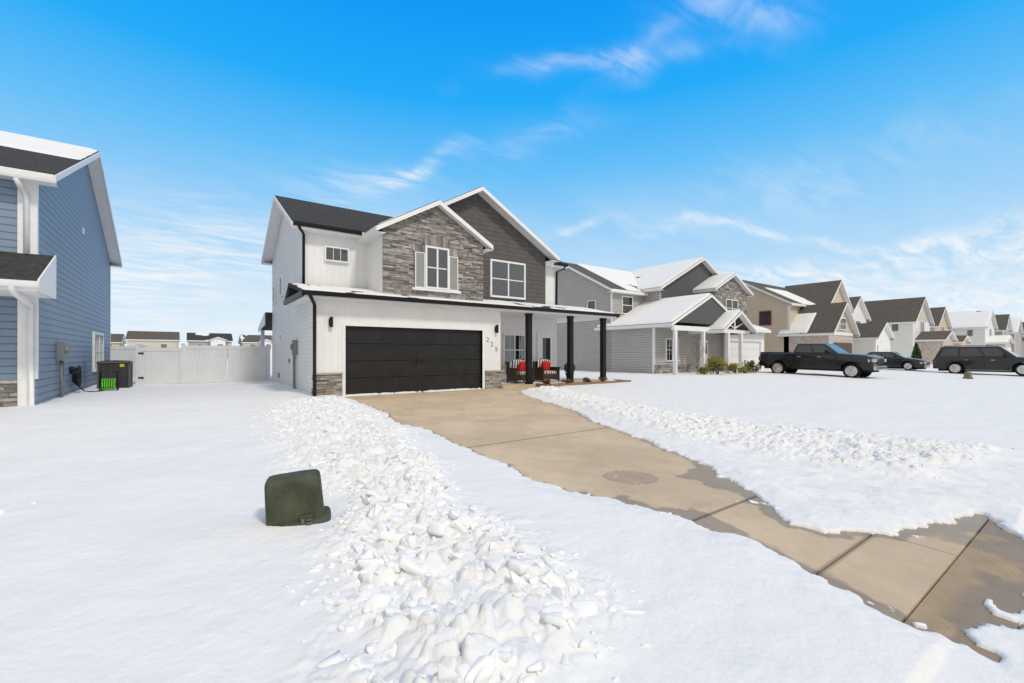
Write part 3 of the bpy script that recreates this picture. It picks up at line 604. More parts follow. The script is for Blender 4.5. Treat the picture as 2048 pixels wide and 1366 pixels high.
# ------------------------------------------------------------ FENCE
FN=thing('vinyl_fence','white vinyl privacy fence with gate between houses','fence',(0,22.45,0))
def post(x,y):
    m=MB(); m.box(x-.065,x+.065,y-.065,y+.065,-.1,1.66); m.loft([[(x-.08,y-.08,1.66),(x+.08,y-.08,1.66),(x+.08,y+.08,1.66),(x-.08,y+.08,1.66)],[(x-.01,y-.01,1.72),(x+.01,y-.01,1.72),(x+.01,y+.01,1.72),(x-.01,y+.01,1.72)]]); m.build('post',FN,vinyl,bevel=.003)
def panel(a,b,pl,ax,gate=False,top=1.62):
    m=MB()
    def bx(u0,u1,d0,d1,z0,z1):
        if ax=='x': m.box(u0,u1,pl+d0,pl+d1,z0,z1)
        else: m.box(pl+d0,pl+d1,u0,u1,z0,z1)
    bx(a,b,-.035,.035,.08,.2); bx(a,b,-.035,.035,top-.14,top); x=a+.002
    while x<b-.03:
        w=min(.16,b-x); bx(x,x+w-.005,-.02,.02,.2,top-.14); x+=w
    if gate: bx(a,a+.06,-.05,-.037,.1,top-.02); bx(b-.06,b,-.05,-.037,.1,top-.02)
    p=m.build('gate' if gate else 'fence_panel',FN,vinyl)
    if gate:
        for zz in (.35,1.3):
            m=MB(); m.box(a-.05,a+.12,pl-.065,pl-.052,zz-.03,zz+.03); m.build('hinge',p,black_metal)
px=[-1.62,-.2,1.4,2.85]
for x in px: post(x,22.45)
for y in (24.6,26.75): post(-1.62,y)
panel(px[0]+.066,px[1]-.066,22.45,'x',True,1.52)
for i in (1,2): panel(px[i]+.066,px[i+1]-.066,22.45,'x')
panel(22.52,24.53,-1.62,'y'); panel(24.67,26.68,-1.62,'y'); panel(-2.86,-1.69,26.75,'x')
# ------------------------------------------------------------ HOUSE 2
G=thing('gray_house','two-storey warm gray house with charcoal gables and snowy porch roof','house',(28,20,0))
a=gblock(G,22.2,34.8,19.7,28.6,-.3,5.5,'x',.52,.35,gray_lap,shingle2); roofsnow(G,a,0,.40,91,.12,1,.0,1.,sc=.35); 
b=gblock(G,25.5,35.1,18.4,24,3.0,5.72,'y',.5,.35,gray_lap,shingle2,gm=gray_lap_d); roofsnow(G,b,0,.15,92,0,1,0,1,thick=.08,sc=.5)
m=MB(); m.box(25.7,29.6,18.37,18.398,5.0,5.72); m.build('gable_siding',G,gray_lap_d)
c=gblock(G,29.7,34.2,17.0,20,3.0,5.85,'y',.5,.35,gray_lap,shingle2); roofsnow(G,c,0,.1,93,0,1,0,1,thick=.08)
stones(G,29.7,34.2,3.5,6.95,16.998,lambda z:(29.7+max(0,(z-5.85)/.5),34.2-max(0,(z-5.85)/.5)),hs=(.08,.16))
window(G,31.1,32.8,3.9,5.2,16.93,cols=2,grid=(0,0)); window(G,27,27.9,4.1,5.0,18.4)
d=gblock(G,22.2,29.6,16.4,20.5,-.3,3.05,'y',.47,.35,gray_lap,shingle2,gm=gray_lap_d,roof_oh=(1.45,.3)); roofsnow(G,d,0,.05,94,0,1,0,1,thick=.10)
m=MB(); m.prism([(22.2,3.06),(25.9,4.78),(29.6,3.06)],'y',14.99,15.05); m.build('gable_siding',G,gray_lap_d)
m=MB(); m.box(22.0,29.6,15.0,16.38,2.82,2.88); m.box(22.0,29.6,15.0,15.12,2.6,2.82); m.build('porch_ceiling',G,white_trim)
for x in (22.35,25.2): 
    m=MB(); m.box(x-.09,x+.09,15.0,15.18,0,2.6); m.build('post',G,white_trim)
m=MB(); m.prism([(15.6,2.9),(15.6,3.0),(18.3,3.95),(18.3,3.8)],'x',29.4,35); m.build('garage_roof',G,shingle2)
PRG=dict(ea0=15.6,am=18.3,zo=2.9,zr=3.82,b0=29.4,b1=35,th=.12,ax='x',ea1=0); roofsnow(G,PRG,0,.1,95,0,1,0,.95,thick=.08)
m=MB(); m.box(29.4,35,15.55,15.6,2.8,3.0); m.box(29.6,30.0,16.,16.2,-.3,2.9); m.box(34.4,34.9,16.,16.2,-.3,2.9); m.box(30.0,34.4,16.,16.2,2.15,2.9); m.build('garage_trim',G,white_trim)
m=MB(); m.box(29.6,34.9,16.2,19.69,-.3,2.95); m.build('garage_wall',G,gray_lap)
gdoor(G,30.0,34.4,0,2.15,16.12,white_trim,handles=False)
e=gblock(G,26.0,29.4,14.4,16.3,2.75,2.8,'y',.6,.35,white_trim,shingle2,wall=False); roofsnow(G,e,0,.05,96,0,1,0,1); roofsnow(G,e,1,.05,97,0,1,0,1)
m=MB(); m.box(25.9,29.5,14.4,14.55,2.55,2.75); m.tube([(27.7,14.47,2.75),(27.7,14.47,3.75)],.06,4); m.tube([(27.7,14.47,2.85),(28.7,14.47,3.2)],.05,4); m.tube([(27.7,14.47,2.85),(26.7,14.47,3.2)],.05,4)
for x in (26.9,28.5): m.box(x-.1,x+.1,14.4,14.6,0,2.55)
m.build('entry_truss',G,white_trim)
window(G,23.3,24.6,.8,2.2,16.4,cols=2,grid=(2,3)); 
m=MB(); m.box(26.95,27.85,16.34,16.398,.1,2.15); D=m.build('front_door',G,white_trim); m=MB(); m.box(27.1,27.7,16.325,16.338,1.25,2.0); m.build('door_glass',D,darkglass)
stones(G,22.2,26.6,-.2,.6,16.398,hs=(.1,.16))
window(G,23.2,24.3,3.9,5.1,19.7)
window(G,21.0,21.8,4.2,4.9,22.2,'-x'); window(G,26,26.8,1.2,2.0,22.2,'-x')
spout(G,[(22.1,19.3,5.3),(22.12,19.62,5.1),(22.12,19.62,3.3)],white_trim,.05); spout(G,[(21.95,14.98,2.75),(22.2,15.,2.6),(22.22,14.97,.1)],white_trim,.05)
m=MB(); m.box(22.18,22.195,16.38,16.5,0,2.9); m.box(22.19,22.3,16.385,16.397,.6,2.9); m.box(22.18,22.3,19.68,19.698,3.2,5.3); m.split('corner_trim',G,white_trim)
# ------------------------------------------------------------ HOUSE 3
T=thing('tan_house','two-storey tan house with brick garage gable and red-framed window','house',(46,19,0))
a=gblock(T,41,51.5,16.8,25.4,-.3,5.6,'x',.56,.35,tan_lap,shingle2); roofsnow(T,a,0,.36,101,.2,.6,.0,.7,sc=.35)
b=gblock(T,41,46,13.8,17.2,-.3,3.1,'y',.9,.35,brick_m,shingle2,gm=tan_lap); roofsnow(T,b,0,.3,102,.45,1,.0,.7,sc=.4)
c=gblock(T,46.4,51.4,15.9,20.,-.3,5.7,'y',.9,.35,tan_lap,shingle2)
gdoor(T,41.6,45.4,0,2.15,13.7,pmat('brown_door',(.09,.07,.055),.5),handles=False)
window(T,18.2,19.2,3.75,5.0,41,'-x',fm=pmat('red_frame',(.3,.02,.02),.4)); window(T,47.6,49.9,3.8,5.1,15.9,cols=2); window(T,42.8,44.2,3.2,4.2,13.8)
m=MB(); m.box(40.98,40.995,16.78,16.9,3.,5.4); m.box(40.98,40.995,13.78,13.9,0,2.9); m.box(40.99,46.01,13.76,13.795,2.75,3.0); m.split('corner_trim',T,white_trim)
spout(T,[(40.9,16.4,5.35),(40.9,16.7,5.2),(40.93,16.73,3.2)],white_trim,.05)
# ------------------------------------------------------------ FURTHER HOUSES
def far_house(label,x0,x1,y0,y1,ze,pitch,wm,rm,low=None,snow=None,gm=None,lowm=None,cross=None,grp='houses further along the street'):
    h=thing('house',label,'house',((x0+x1)/2,(y0+y1)/2,0),grp)
    a=gblock(h,x0,x1,y0,y1,-.4,ze,'y',pitch,.35,wm,rm,gm=gm)
    if snow: roofsnow(h,a,0,snow,int(x0),.0,1,0,1,sc=.3,thick=.12)
    if cross: 
        q=gblock(h,*cross,-.4,ze-.1,'x',pitch*.9,.35,wm,rm)
        if snow: roofsnow(h,q,0,snow,int(x0)+3,.0,1,0,1,sc=.3,thick=.12)
    if low:
        b=gblock(h,*low[:4],-.4,low[4],'y',low[5],.3,lowm or wm,rm); gdoor(h,low[0]+.5,low[1]-.5,0,2.1,low[2]-.08,low[6] if len(low)>6 else white_trim,handles=False,cols=6)
        if snow: roofsnow(h,b,0,.2,int(x0)+1,.0,1,0,1,sc=.3,thick=.1)
    xm=(x0+x1)/2
    window(h,xm-.8,xm+.8,3.7,5.0,y0,cols=2,simple=True); window(h,y0+1.2,y0+1.9,3.8,4.8,x0,'-x',simple=True); window(h,y0+4,y0+4.8,3.8,4.8,x0,'-x',simple=True); window(h,y0+2.2,y0+3.0,1,2.2,x0,'-x',simple=True)
    if not low: window(h,xm+.8,xm+2.2,.9,2.2,y0,cols=2,simple=True); 
    m=MB(); m.box(x0-.02,x0-.004,y0-.02,y0+.12,0,ze-.2); m.build('corner_trim',h,white_trim)
    return h
far_house('white two-storey house with dark roof and small garage gable',59,65,18.2,27,5.4,.75,white_lap,shingle2,low=(54.4,59.,14.5,18.8,2.9,.6),cross=(55,59,19.5,27))
far_house('white brick house with steep brown gable roof',66.3,73.7,14.3,24.5,5.0,.75,white_lap,shingle2,gm=beige_lap,low=(67.3,72.5,12.,14.25,2.8,.35,MATS['brown_door']),lowm=brick_m)
far_house('tan house with steep dark gable roof',82,89,15.3,25,5.1,.72,tan_lap,shingle2,gm=tan_lap,low=(82.6,87,13,15.2,2.8,.35))
far_house('white house with snow on its roof',95,103,12.4,24,5.2,.62,white_lap,shingle2,snow=.34,low=(96,101.5,10.5,12.35,2.8,.35),lowm=brick_m)
far_house('sage green house with brown gable roof',113.5,120.5,12.6,24,5.4,.75,sage_lap,shingle2,gm=tan_lap)
far_house('gray blue house with dark roof',131,139,13,24,5.4,.7,gray_lap,shingle,snow=.38)
far_house('beige house with brown roof at street end',149,157,12,24,5.4,.7,beige_lap,shingle2)
def back_house(label,x0,x1,y,ze,pitch,wm,rm,snow,gab):
    h=thing('distant_house',label,'house',((x0+x1)/2,y+4,0),'distant houses behind the fence')
    a=gblock(h,x0,x1,y,y+9,-1,ze,'x',pitch,.3,wm,rm)
    if snow: roofsnow(h,a,0,snow,int(y+x0),0,1,0,1,sc=.4)
    if gab: gblock(h,x0+(x1-x0)*.5,x0+(x1-x0)*.85,y-1,y+3,-1,ze+.2,'y',pitch,.3,white_lap,rm)
    for k in (.2,.65): window(h,x0+(x1-x0)*k,x0+(x1-x0)*k+1.2,2.2,3.4,y if not gab or k<.5 else y-1,simple=True)
back_house('beige distant house with brown roof',-11,-2.2,128,4.3,.42,beige_lap,shingle2,None,False)
back_house('blue gray distant house with white gable',-.2,8.2,126,4.2,.4,sage_lap,shingle,.58,True)
back_house('gray roofed distant house with white gable',10.4,17.5,124,3.9,.4,beige_lap,shingle2,.58,True)
back_house('tan distant house with brown roof',-20,-12.8,135,3.8,.42,tan_lap,shingle2,None,False)
back_house('white distant house with brown roof',19.8,28,130,3.8,.42,beige_lap,shingle2,.5,True)
# ------------------------------------------------------------ green utility box
UB=thing('utility_box','dark green plastic utility pedestal standing in the snow','utility box',(0,0,0))
ubm=pmat('dark_green_plastic',(.06,.07,.042),.65,.3,5,bump=.002,bscale=120,dirt=1.,spec=.25)
def rr(w,d,z,p=5,n=40,ox=0,oy=0):
    o=[]
    for k in range(n):
        a=2*math.pi*k/n; c,s_=math.cos(a),math.sin(a); o.append((ox+w/2*abs(c)**(2/p)*(1 if c>0 else -1),oy+d/2*abs(s_)**(2/p)*(1 if s_>0 else -1),z))
    return o
m=MB(); m.loft([rr(.64,.42,-.1),rr(.63,.41,.05),rr(.61,.39,.075),rr(.53,.33,.085)]); m.build('base',UB,ubm,smooth=True).data.set_sharp_from_angle(angle=.6)
m=MB(); m.loft([rr(.51,.31,.07,7),rr(.507,.307,.12,7),rr(.492,.292,.36,7),rr(.487,.287,.42,7),rr(.475,.275,.45,6),rr(.44,.24,.472,5),rr(.36,.17,.482,4)])
m.build('cover',UB,ubm,smooth=True).data.set_sharp_from_angle(angle=.9)
m=MB(); m.box(.04,.16,-.185,-.15,.04,.13); m.build('hasp_plate',UB,ubm,bevel=.006)
lockm=pmat('dull_steel',(.12,.12,.115),.5,.2,30)
m=MB(); m.box(.055,.085,-.205,-.184,.06,.11); m.tube([(.1,-.2,.09),(.12,-.22,.1),(.14,-.2,.09)],.008,6); m.box(.10,.145,-.22,-.19,.03,.075); m.build('lock',UB,lockm,bevel=.003)
UB.location=(.775,4.33,float(snow_z(np.array([.45]),np.array([4.3]))[0])-.065); UB.scale=(.9,.9,.95); UB.rotation_euler=(0.02,-.07,math.radians(-14)); 
UB2=thing('small_utility_box','small brownish green utility pedestal in the snow','utility box',(0,0,0)); m=MB(); m.loft([rr(.6,.4,-.1),rr(.6,.4,.08),rr(.5,.32,.09),rr(.46,.28,.36,6),rr(.38,.2,.4,4)]); m.build('cover',UB2,pmat('faded_green_plastic',(.14,.14,.08),.6),smooth=True); UB2.location=(36.2,5.4,-.17)
# ------------------------------------------------------------ vehicles
def wheel(par,x,y,r,w,side,rimmat):
    m=MB(); prof=[(r*.62,-w/2),(r*.93,-w/2),(r,-w/2+.04),(r,w/2-.04),(r*.93,w/2),(r*.62,w/2)]; n=28
    m.loft([[(x+q*math.cos(2*math.pi*k/n),y+yy,r+q*math.sin(2*math.pi*k/n)) for k in range(n)] for q,yy in prof]); W=m.build('wheel',par,tyre_m,smooth=True); W.data.set_sharp_from_angle(angle=.7)
    m=MB(); yo=y+side*(w/2-.02); 
    m.loft([[(x+q*math.cos(2*math.pi*k/n),yy,r+q*math.sin(2*math.pi*k/n)) for k in range(n)] for q,yy in ((r*.70,yo+side*.022),(r*.64,yo+side*.024),(r*.60,yo-side*.04))])
    for k in range(6):
        a=2*math.pi*k/6+.3; ca,sa=math.cos(a),math.sin(a); m.tube([(x+ca*.03,yo+side*.02,r+sa*.03),(x+ca*r*.64,yo+side*.018,r+sa*r*.64)],[.06,.04],5)
    m.tube([(x,yo-.01,r),(x,yo+side*.035,r)],.06,10); m.build('rim',W,rimmat)
def vehicle(name,label,L,Wd,zb,top,wheels,rw,ra,cab,paint,kind,rimmat,group='vehicles parked on driveways'):
    V_=thing(name,label,'car' if kind!='truck' else 'pickup truck',(0,0,0),group); hw=Wd/2
    poly=[(-L/2,zb+.05)]
    for wx in wheels:
        for k in range(13):
            a=math.pi-math.pi*k/12; poly.append((wx+ra*math.cos(a),max(zb,rw+ra*math.sin(a)) if 0<k<12 else zb))
    poly+=[(L/2-.05,zb)]+top
    m=MB()
    def ring(y,ins):
        o=[]
        for (px,pz) in poly:
            q=px*(1-ins*.35) if pz>zb+.1 else px; zz=pz-(ins*.5 if pz>rw+ra+.05 else 0); o.append((q,y,zz))
        return o
    m.loft([ring(-hw+.03,.16),ring(-hw+.0,.09),ring(-hw+.05,.03),ring(-hw+.16,.0),ring(0,-.04),ring(hw-.16,.0),ring(hw-.05,.03),ring(hw,.09),ring(hw-.03,.16)]); bd=m.build('body',V_,paint,smooth=True,bevel=.02); bd.data.set_sharp_from_angle(angle=.6)
    m=MB(); m.box(-L/2+.25,L/2-.25,-hw+.25,hw-.25,zb-.12,zb+.3); m.box(min(wheels)-ra,max(wheels)+ra,-hw+.28,hw-.28,zb,rw+ra-.05); m.build('underbody',V_,tyre_m)
    (bx0,bx1,bz),(tx0,tx1,tz)=cab; bh=hw-.05; th_=hw-.27
    A=[(bx0,-bh,bz),(bx1,-bh,bz),(bx1,bh,bz),(bx0,bh,bz)]; Bq=[(tx0,-th_,tz),(tx1,-th_,tz),(tx1,th_,tz),(tx0,th_,tz)]
    m=MB(); m.hexa(A,Bq); m.build('cabin',V_,paint,bevel=.075)
    for sg in (-1,1):
        cuts={'truck':[(.07,.46),(.51,.90)],'sedan':[(.16,.50),(.53,.86)],'suv':[(.07,.30),(.335,.62),(.65,.91)]}[kind]
        for s0,s1 in cuts:
            q=[]
            for s,t in ((s0,.12),(s1,.12),(s1,.82),(s0,.82)):
                x=(bx0+(bx1-bx0)*s)*(1-t)+(tx0+(tx1-tx0)*s)*t; y=(bh*(1-t)+th_*t)*sg; z=bz+(tz-bz)*t; q.append((x,y+sg*.004,z))
            q2=[(a_,b_-sg*.02,c_) for a_,b_,c_ in q]; m=MB(); m.hexa(q,q2); m.build('side_window',V_,darkglass)
    for (b_,t_,nm,sx) in ((bx1,tx1,'windshield',1),(bx0,tx0,'rear_window',-1)):
        q=[]
        for s,t in ((-.88,.1),(.88,.1),(.86,.85),(-.86,.85)):
            q.append((b_*(1-t)+t_*t+sx*.008,s*(bh*(1-t)+th_*t),bz+(tz-bz)*t))
        m=MB(); m.hexa(q,[(a_-sx*.03,y_,c_) for a_,y_,c_ in q]); m.build(nm,V_,darkglass)
    for wx in wheels:
        for sg in (-1,1): wheel(V_,wx,sg*(hw-.13),rw,.24,sg,rimmat)
    hz=top[1][1]-.12
    for sg in (-1,1):
        m=MB(); m.box(L/2-.30,L/2+.015,sg*(hw-.02),sg*(hw-.42),hz-.13,hz+.02); m.build('headlight',V_,lamp_m,bevel=.02)
        m=MB(); m.box(-L/2-.01,-L/2+.12,sg*(hw-.0),sg*(hw-.28),hz-.2,hz+.05); m.build('tail_light',V_,red_m,bevel=.02)
        m=MB(); mx=bx1-.55; m.box(mx-.06,mx+.06,sg*(hw),sg*(hw+.2),bz+.03,bz+.22); m.build('mirror',V_,black_metal,bevel=.03)
    m=MB(); m.box(L/2-.02,L/2+.02,-hw+.45,hw-.45,hz-.22,hz+.03); m.build('grille',V_,black_metal)
    if kind=='truck': 
        m=MB(); m.box(L/2-.1,L/2+.06,-hw+.06,hw-.06,zb+.02,zb+.22); m.box(-L/2-.08,-L/2+.05,-hw+.06,hw-.06,zb+.08,zb+.25); m.split('bumper',V_,chrome,bevel=.03)
        m=MB(); m.box(-L/2+.06,bx0-.05,-hw+.14,hw-.14,top[-1][1]-.01,top[-1][1]+.035); m.build('tonneau_cover',V_,tyre_m)
        m=MB(); 
        for sg in (-1,1): m.box(-1.1,1.2,sg*(hw-.06),sg*(hw+.03),zb-.06,zb-.01)
        m.split('running_board',V_,black_metal)
    if kind=='suv':
        m=MB()
        for sg in (-1,1): y_=sg*(th_-.1); m.tube([(tx0+.25,y_,tz-.01),(tx0+.35,y_,tz+.07),(tx1-.35,y_,tz+.07),(tx1-.2,y_,tz-.01)],.022,6)
        m.split('roof_rail',V_,chrome)
        m=MB()
        for sg in (-1,1): m.box(-1.05,1.1,sg*(hw-.08),sg*(hw+.01),zb-.03,zb+.02)
        m.split('running_board',V_,gray_metal)
    m=MB()
    span=bx1-bx0
    for s in ((.04,.49,.94) if kind!='suv' else (.32,.63,.95)):
        x=bx0+span*s
        for sg in (-1,1): m.box(x-.006,x+.006,sg*(hw-.06),sg*(hw-.0265),zb+.12,bz-.08)
    m.build('door_seam',V_,tyre_m)
    m=MB()
    for s in ((.12,.56) if kind!='suv' else (.38,.7)):
        x=bx0+span*s
        for sg in (-1,1): m.box(x,x+.2,sg*(hw-.04),sg*(hw+.01),bz-.2,bz-.165)
    m.split('door_handle',V_,chrome if kind!='sedan' else paint,bevel=.008)
    m=MB(); 
    for sg in (-1,1): m.box(bx0+.15,bx1-.25,sg*(bh+.003),sg*(bh-.03),bz-.015,bz+.015)
    m.split('window_trim',V_,chrome)
    return V_
blackp=pmat('black_car_paint',(.006,.006,.0065),.25,.1,3,coat=.6,spec=.35); navyp=pmat('black_sedan_paint',(.006,.006,.007),.25,.1,3,coat=.6,spec=.35); charp=pmat('black_metallic_car_paint',(.010,.010,.012),.25,.1,3,coat=.6,spec=.35)
v=vehicle('pickup_truck','black crew cab pickup truck parked on snowy driveway',5.95,2.02,.48,[(2.93,.95),(2.88,1.18),(2.5,1.3),(1.25,1.38),(-2.95,1.36)],(-1.85,1.95),.41,.5,((-1.05,1.35,1.34),(-.85,.55,1.93)),blackp,'truck',rim_m)
v.location=(30.5,10.9,-.06); v.rotation_euler=(0,math.radians(.9),math.radians(-90))
v=vehicle('sedan_car','black sedan parked on snowy driveway beside truck',4.8,1.86,.22,[(2.38,.62),(2.3,.76),(1.9,.86),(1.2,.96),(-1.75,1.04),(-2.3,.98),(-2.4,.75)],(-1.4,1.42),.33,.38,((-1.75,1.25,.95),(-.95,.35,1.43)),navyp,'sedan',rim_m)
v.location=(45.4,11.3,-.02); v.rotation_euler=(0,0,math.radians(-90))
v=vehicle('suv_car','black full-size sport utility vehicle parked on snowy driveway',5.4,2.04,.32,[(2.68,.85),(2.6,1.08),(2.2,1.17),(1.3,1.22),(-2.62,1.2),(-2.7,.9)],(-1.55,1.6),.4,.47,((-2.6,1.35,1.18),(-2.3,.55,1.92)),charp,'suv',rim_m)
v.location=(44.3,5.55,-.16); v.rotation_euler=(0,0,math.radians(-90))
# ------------------------------------------------------------ porch items
wood=pmat('dark_chair_wood',(.05,.03,.02),.6); 
def stripe():
    mt=bpy.data.materials.new('black_white_stripes'); mt.use_nodes=True; t=NT(mt.node_tree); out=t.n('ShaderNodeOutputMaterial'); p=t.n('ShaderNodeBsdfPrincipled'); t.l(p.outputs[0],out.inputs[0])
    geo=t.n('ShaderNodeNewGeometry'); sep=t.n('ShaderNodeSeparateXYZ'); t.l(geo.outputs['Position'],sep.inputs[0]); fr=t.m('FRACT',t.m('DIVIDE',sep.outputs[0],.12))
    t.l(t.mix(t.m('GREATER_THAN',fr,.5),(.02,.02,.02),(.75,.75,.75)),p.inputs['Base Color']); p.inputs['Roughness'].default_value=.9; return mt
strp=stripe(); redm=pmat('red_fabric',(.6,.015,.02),.85,.1,8,bump=.004,bscale=40)
def cushion(m,x,y,z,w,d,h):
    rings=[]
    for i in range(9):
        t=-1+2*i/8; k=(1-abs(t)**3.2)**.5 if abs(t)<1 else .05
        rings.append(rr(w*(.78+.22*k),d*(.78+.22*k),z+h/2*t,4,24,x,y))
    m.loft(rings)
for i,cx in enumerate((11.0,12.4)):
    ch=thing('porch_chair','dark wicker porch armchair with black and white striped cushions','chair',(cx,14.6,.09),'porch armchairs')
    m=MB(); W_=.46
    for sx in (-W_,W_-.07): m.box(cx+sx,cx+sx+.07,14.28,14.96,.16,.66); m.box(cx+sx-.02,cx+sx+.09,14.25,14.98,.66,.71); m.box(cx+sx,cx+sx+.06,14.28,14.34,.09,.16); m.box(cx+sx,cx+sx+.06,14.9,14.96,.09,.16)
    m.box(cx-W_+.07,cx+W_-.07,14.3,14.95,.2,.42); m.box(cx-W_,cx+W_,14.9,14.99,.42,.95); m.build('chair_frame',ch,wood,bevel=.01)
    m=MB(); cushion(m,cx,14.58,.48,.76,.6,.14); m.build('seat_cushion',ch,strp,smooth=True)
    m=MB(); cushion(m,cx,0,0,.76,.52,.14); m.v=[(a,14.84+c_-.1*(b_),.78+b_) for a,b_,c_ in m.v]; m.build('back_cushion',ch,strp,smooth=True)
    m=MB(); cushion(m,0,0,0,.44,.44,.15); px_=cx+(.16 if i==0 else .0); m.v=[(px_+a,14.66+c_-.25*b_,.74+b_) for a,b_,c_ in m.v]; o=m.build('red_pillow',None,redm,smooth=True); o['label']='red throw pillow on the striped porch chair'; o['category']='pillow'; o['group']='red porch pillows'
leafd=pmat('dark_green_leaf',(.05,.09,.03),.6,.4,15); leafm=pmat('olive_leaf',(.12,.13,.045),.6,.4,15); leafy=pmat('yellow_green_leaf',(.33,.28,.06),.6,.4,15); leafb=pmat('brown_dry_leaf',(.2,.09,.045),.7,.3,15); bark=pmat('bark',(.16,.125,.10),.9,.3,20)
def leaves(m,fn,n,s):
    for i in range(n):
        p,k=fn(); M=rotm(R(0,6.3),R(0,6.3),R(0,6.3))*s*R(.6,1.3); q=[(-1,-.45,0),(1,-.45,0),(1,.45,0),(-1,.45,0)]; m.add([tuple(M@np.array(a)+np.array(p)) for a in q],[(0,1,2,3)],k)
def bush(name,label,x,y,r,h,mats,n=900,s=.04,z0=0,grp=None):
    b=thing(name,label,'bush',(x,y,z0),grp); cl=[(R(-r,r)*.7,R(-r,r)*.7,R(.3,.8)*h,R(.3,.5)*r) for _ in range(9)]
    m=MB()
    for c in cl: m.tube([(x,y,z0),(x+c[0]*.5,y+c[1]*.5,z0+c[2]*.6),(x+c[0],y+c[1],z0+c[2])],[.02,.012,.006],5)
    m.build('stem',b,bark)
    def f():
        c=random.choice(cl); a=Vector((random.gauss(0,1),random.gauss(0,1),random.gauss(0,1))).normalized()*c[3]*R(.5,1.1); k=0 if a.z>-.1*r and random.random()<.8 else 1
        return (x+c[0]+a.x,y+c[1]+a.y,z0+max(.03,c[2]+a.z*h/r*.6)),k
    m=MB(); leaves(m,f,n,s); m.build('foliage',b,mats,recalc=False)
bush('evergreen_bush','yellow green evergreen bush in front of gray house',24.9,14.0,.7,1.2,[leafy,leafm],1800,.045,.05,grp='bushes by gray house')
bush('evergreen_bush','yellow green evergreen bush in front of gray house',26.6,13.8,.5,.65,[leafy,leafm],900,.045,.05,grp='bushes by gray house')
bush('evergreen_bush','low olive green bush in front of gray house',27.7,13.8,.45,.55,[leafm,leafy],700,.045,.05,grp='bushes by gray house')
bush('evergreen_bush','low olive green bush in front of gray house',23.9,14.2,.35,.45,[leafm,leafy],500,.045,.05,grp='bushes by gray house')
bush('evergreen_bush','olive green bush near garage of gray house',28.9,13.9,.45,.85,[leafm,leafd],700,.045,.05,grp='bushes by gray house')
for x,y in ((12.2,13.1),(13.3,13.05),(14.2,13.0),(11.3,13.3)): bush('dry_shrub','small brown dry shrub in porch flower bed',x,y,.2,.22,[leafb,leafb],260,.03,.06,grp='dry shrubs in flower bed')
tp=thing('potted_topiary','round green topiary ball in dark pot on porch','potted plant',(13.45,14.3,.09))
m=MB(); m.loft([[(13.45+r*math.cos(a*math.pi/8),14.3+r*math.sin(a*math.pi/8),z) for a in range(16)] for r,z in ((.12,.09),(.18,.4),(.2,.4),(.2,.44),(.15,.42))]); m.build('pot',tp,black_metal,smooth=False); 
def ft():
    a=Vector((random.gauss(0,1),random.gauss(0,1),random.gauss(0,1))).normalized()*.24*R(.7,1.05); return (13.45+a.x,14.3+a.y,.66+a.z),0
m=MB(); leaves(m,ft,1100,.028); m.build('foliage',tp,leafd,recalc=False)
bd=thing('garden_edging','timber edged flower bed along the porch','flower bed',(13.2,13,0)); m=MB(); m.box(11.0,15.6,12.7,12.8,-.05,.13); m.box(15.5,15.6,12.8,13.6,-.05,.12); m.box(11.0,11.1,12.8,13.6,-.05,.12); m.build('timber',bd,pmat('timber_edge',(.25,.16,.1),.85,.2,10)); m=MB(); m.box(11.1,15.5,12.8,13.6,-.1,.075); m.build('mulch',bd,pmat('mulch',(.08,.05,.035),.95,.4,25,bump=.03,bscale=40))
def sapling(x,y,h,label):
    t_=thing('bare_tree',label,'tree',(x,y,0)); m=MB(); m.tube([(x,y,-.1),(x+.02,y,h*.4),(x,y+.03,h*.8),(x,y,h)],[.03,.024,.014,.005],7); m.build('trunk',t_,bark)
    m=MB()
    for i in range(18):
        z=h*R(.35,.95); a=R(0,6.28); l=(h-z)*.4+.2; d=Vector((math.cos(a),math.sin(a),R(.8,1.5))).normalized()*l; p=Vector((x,y,z)); m.tube([p,p+d*.5,p+d+Vector((0,0,.05))],[.009,.006,.0025],4)
        for k in range(3):
            s_=p+d*R(.4,.9); e_=Vector((R(-1,1),R(-1,1),R(.4,1))).normalized()*l*.35; m.tube([s_,s_+e_],[.005,.002],3)
    m.build('crown',t_,bark)
sapling(23.3,14.3,2.3,'small bare sapling in front of gray house'); 
def conifer(x,y,h,r,label):
    t_=thing('conifer_tree',label,'tree',(x,y,0)); m=MB(); m.tube([(x,y,-.1),(x,y,h*.9)],[.06,.01],6); m.build('trunk',t_,bark)
    def f():
        z=R(.05,1)**1.1; a=R(0,6.28); q=r*(1-z)**.8*R(.5,1.05)*(1+.15*math.sin(a*3+z*9)); return (x+q*math.cos(a),y+q*math.sin(a),.1+z*h),random.choice((0,0,1))
    m=MB(); leaves(m,f,1500,.09); m.build('crown',t_,[leafd,pmat('deep_leaf',(.015,.03,.012),.7)],recalc=False)
conifer(62.5,13.2,2.2,.6,'small conical evergreen between houses'); 
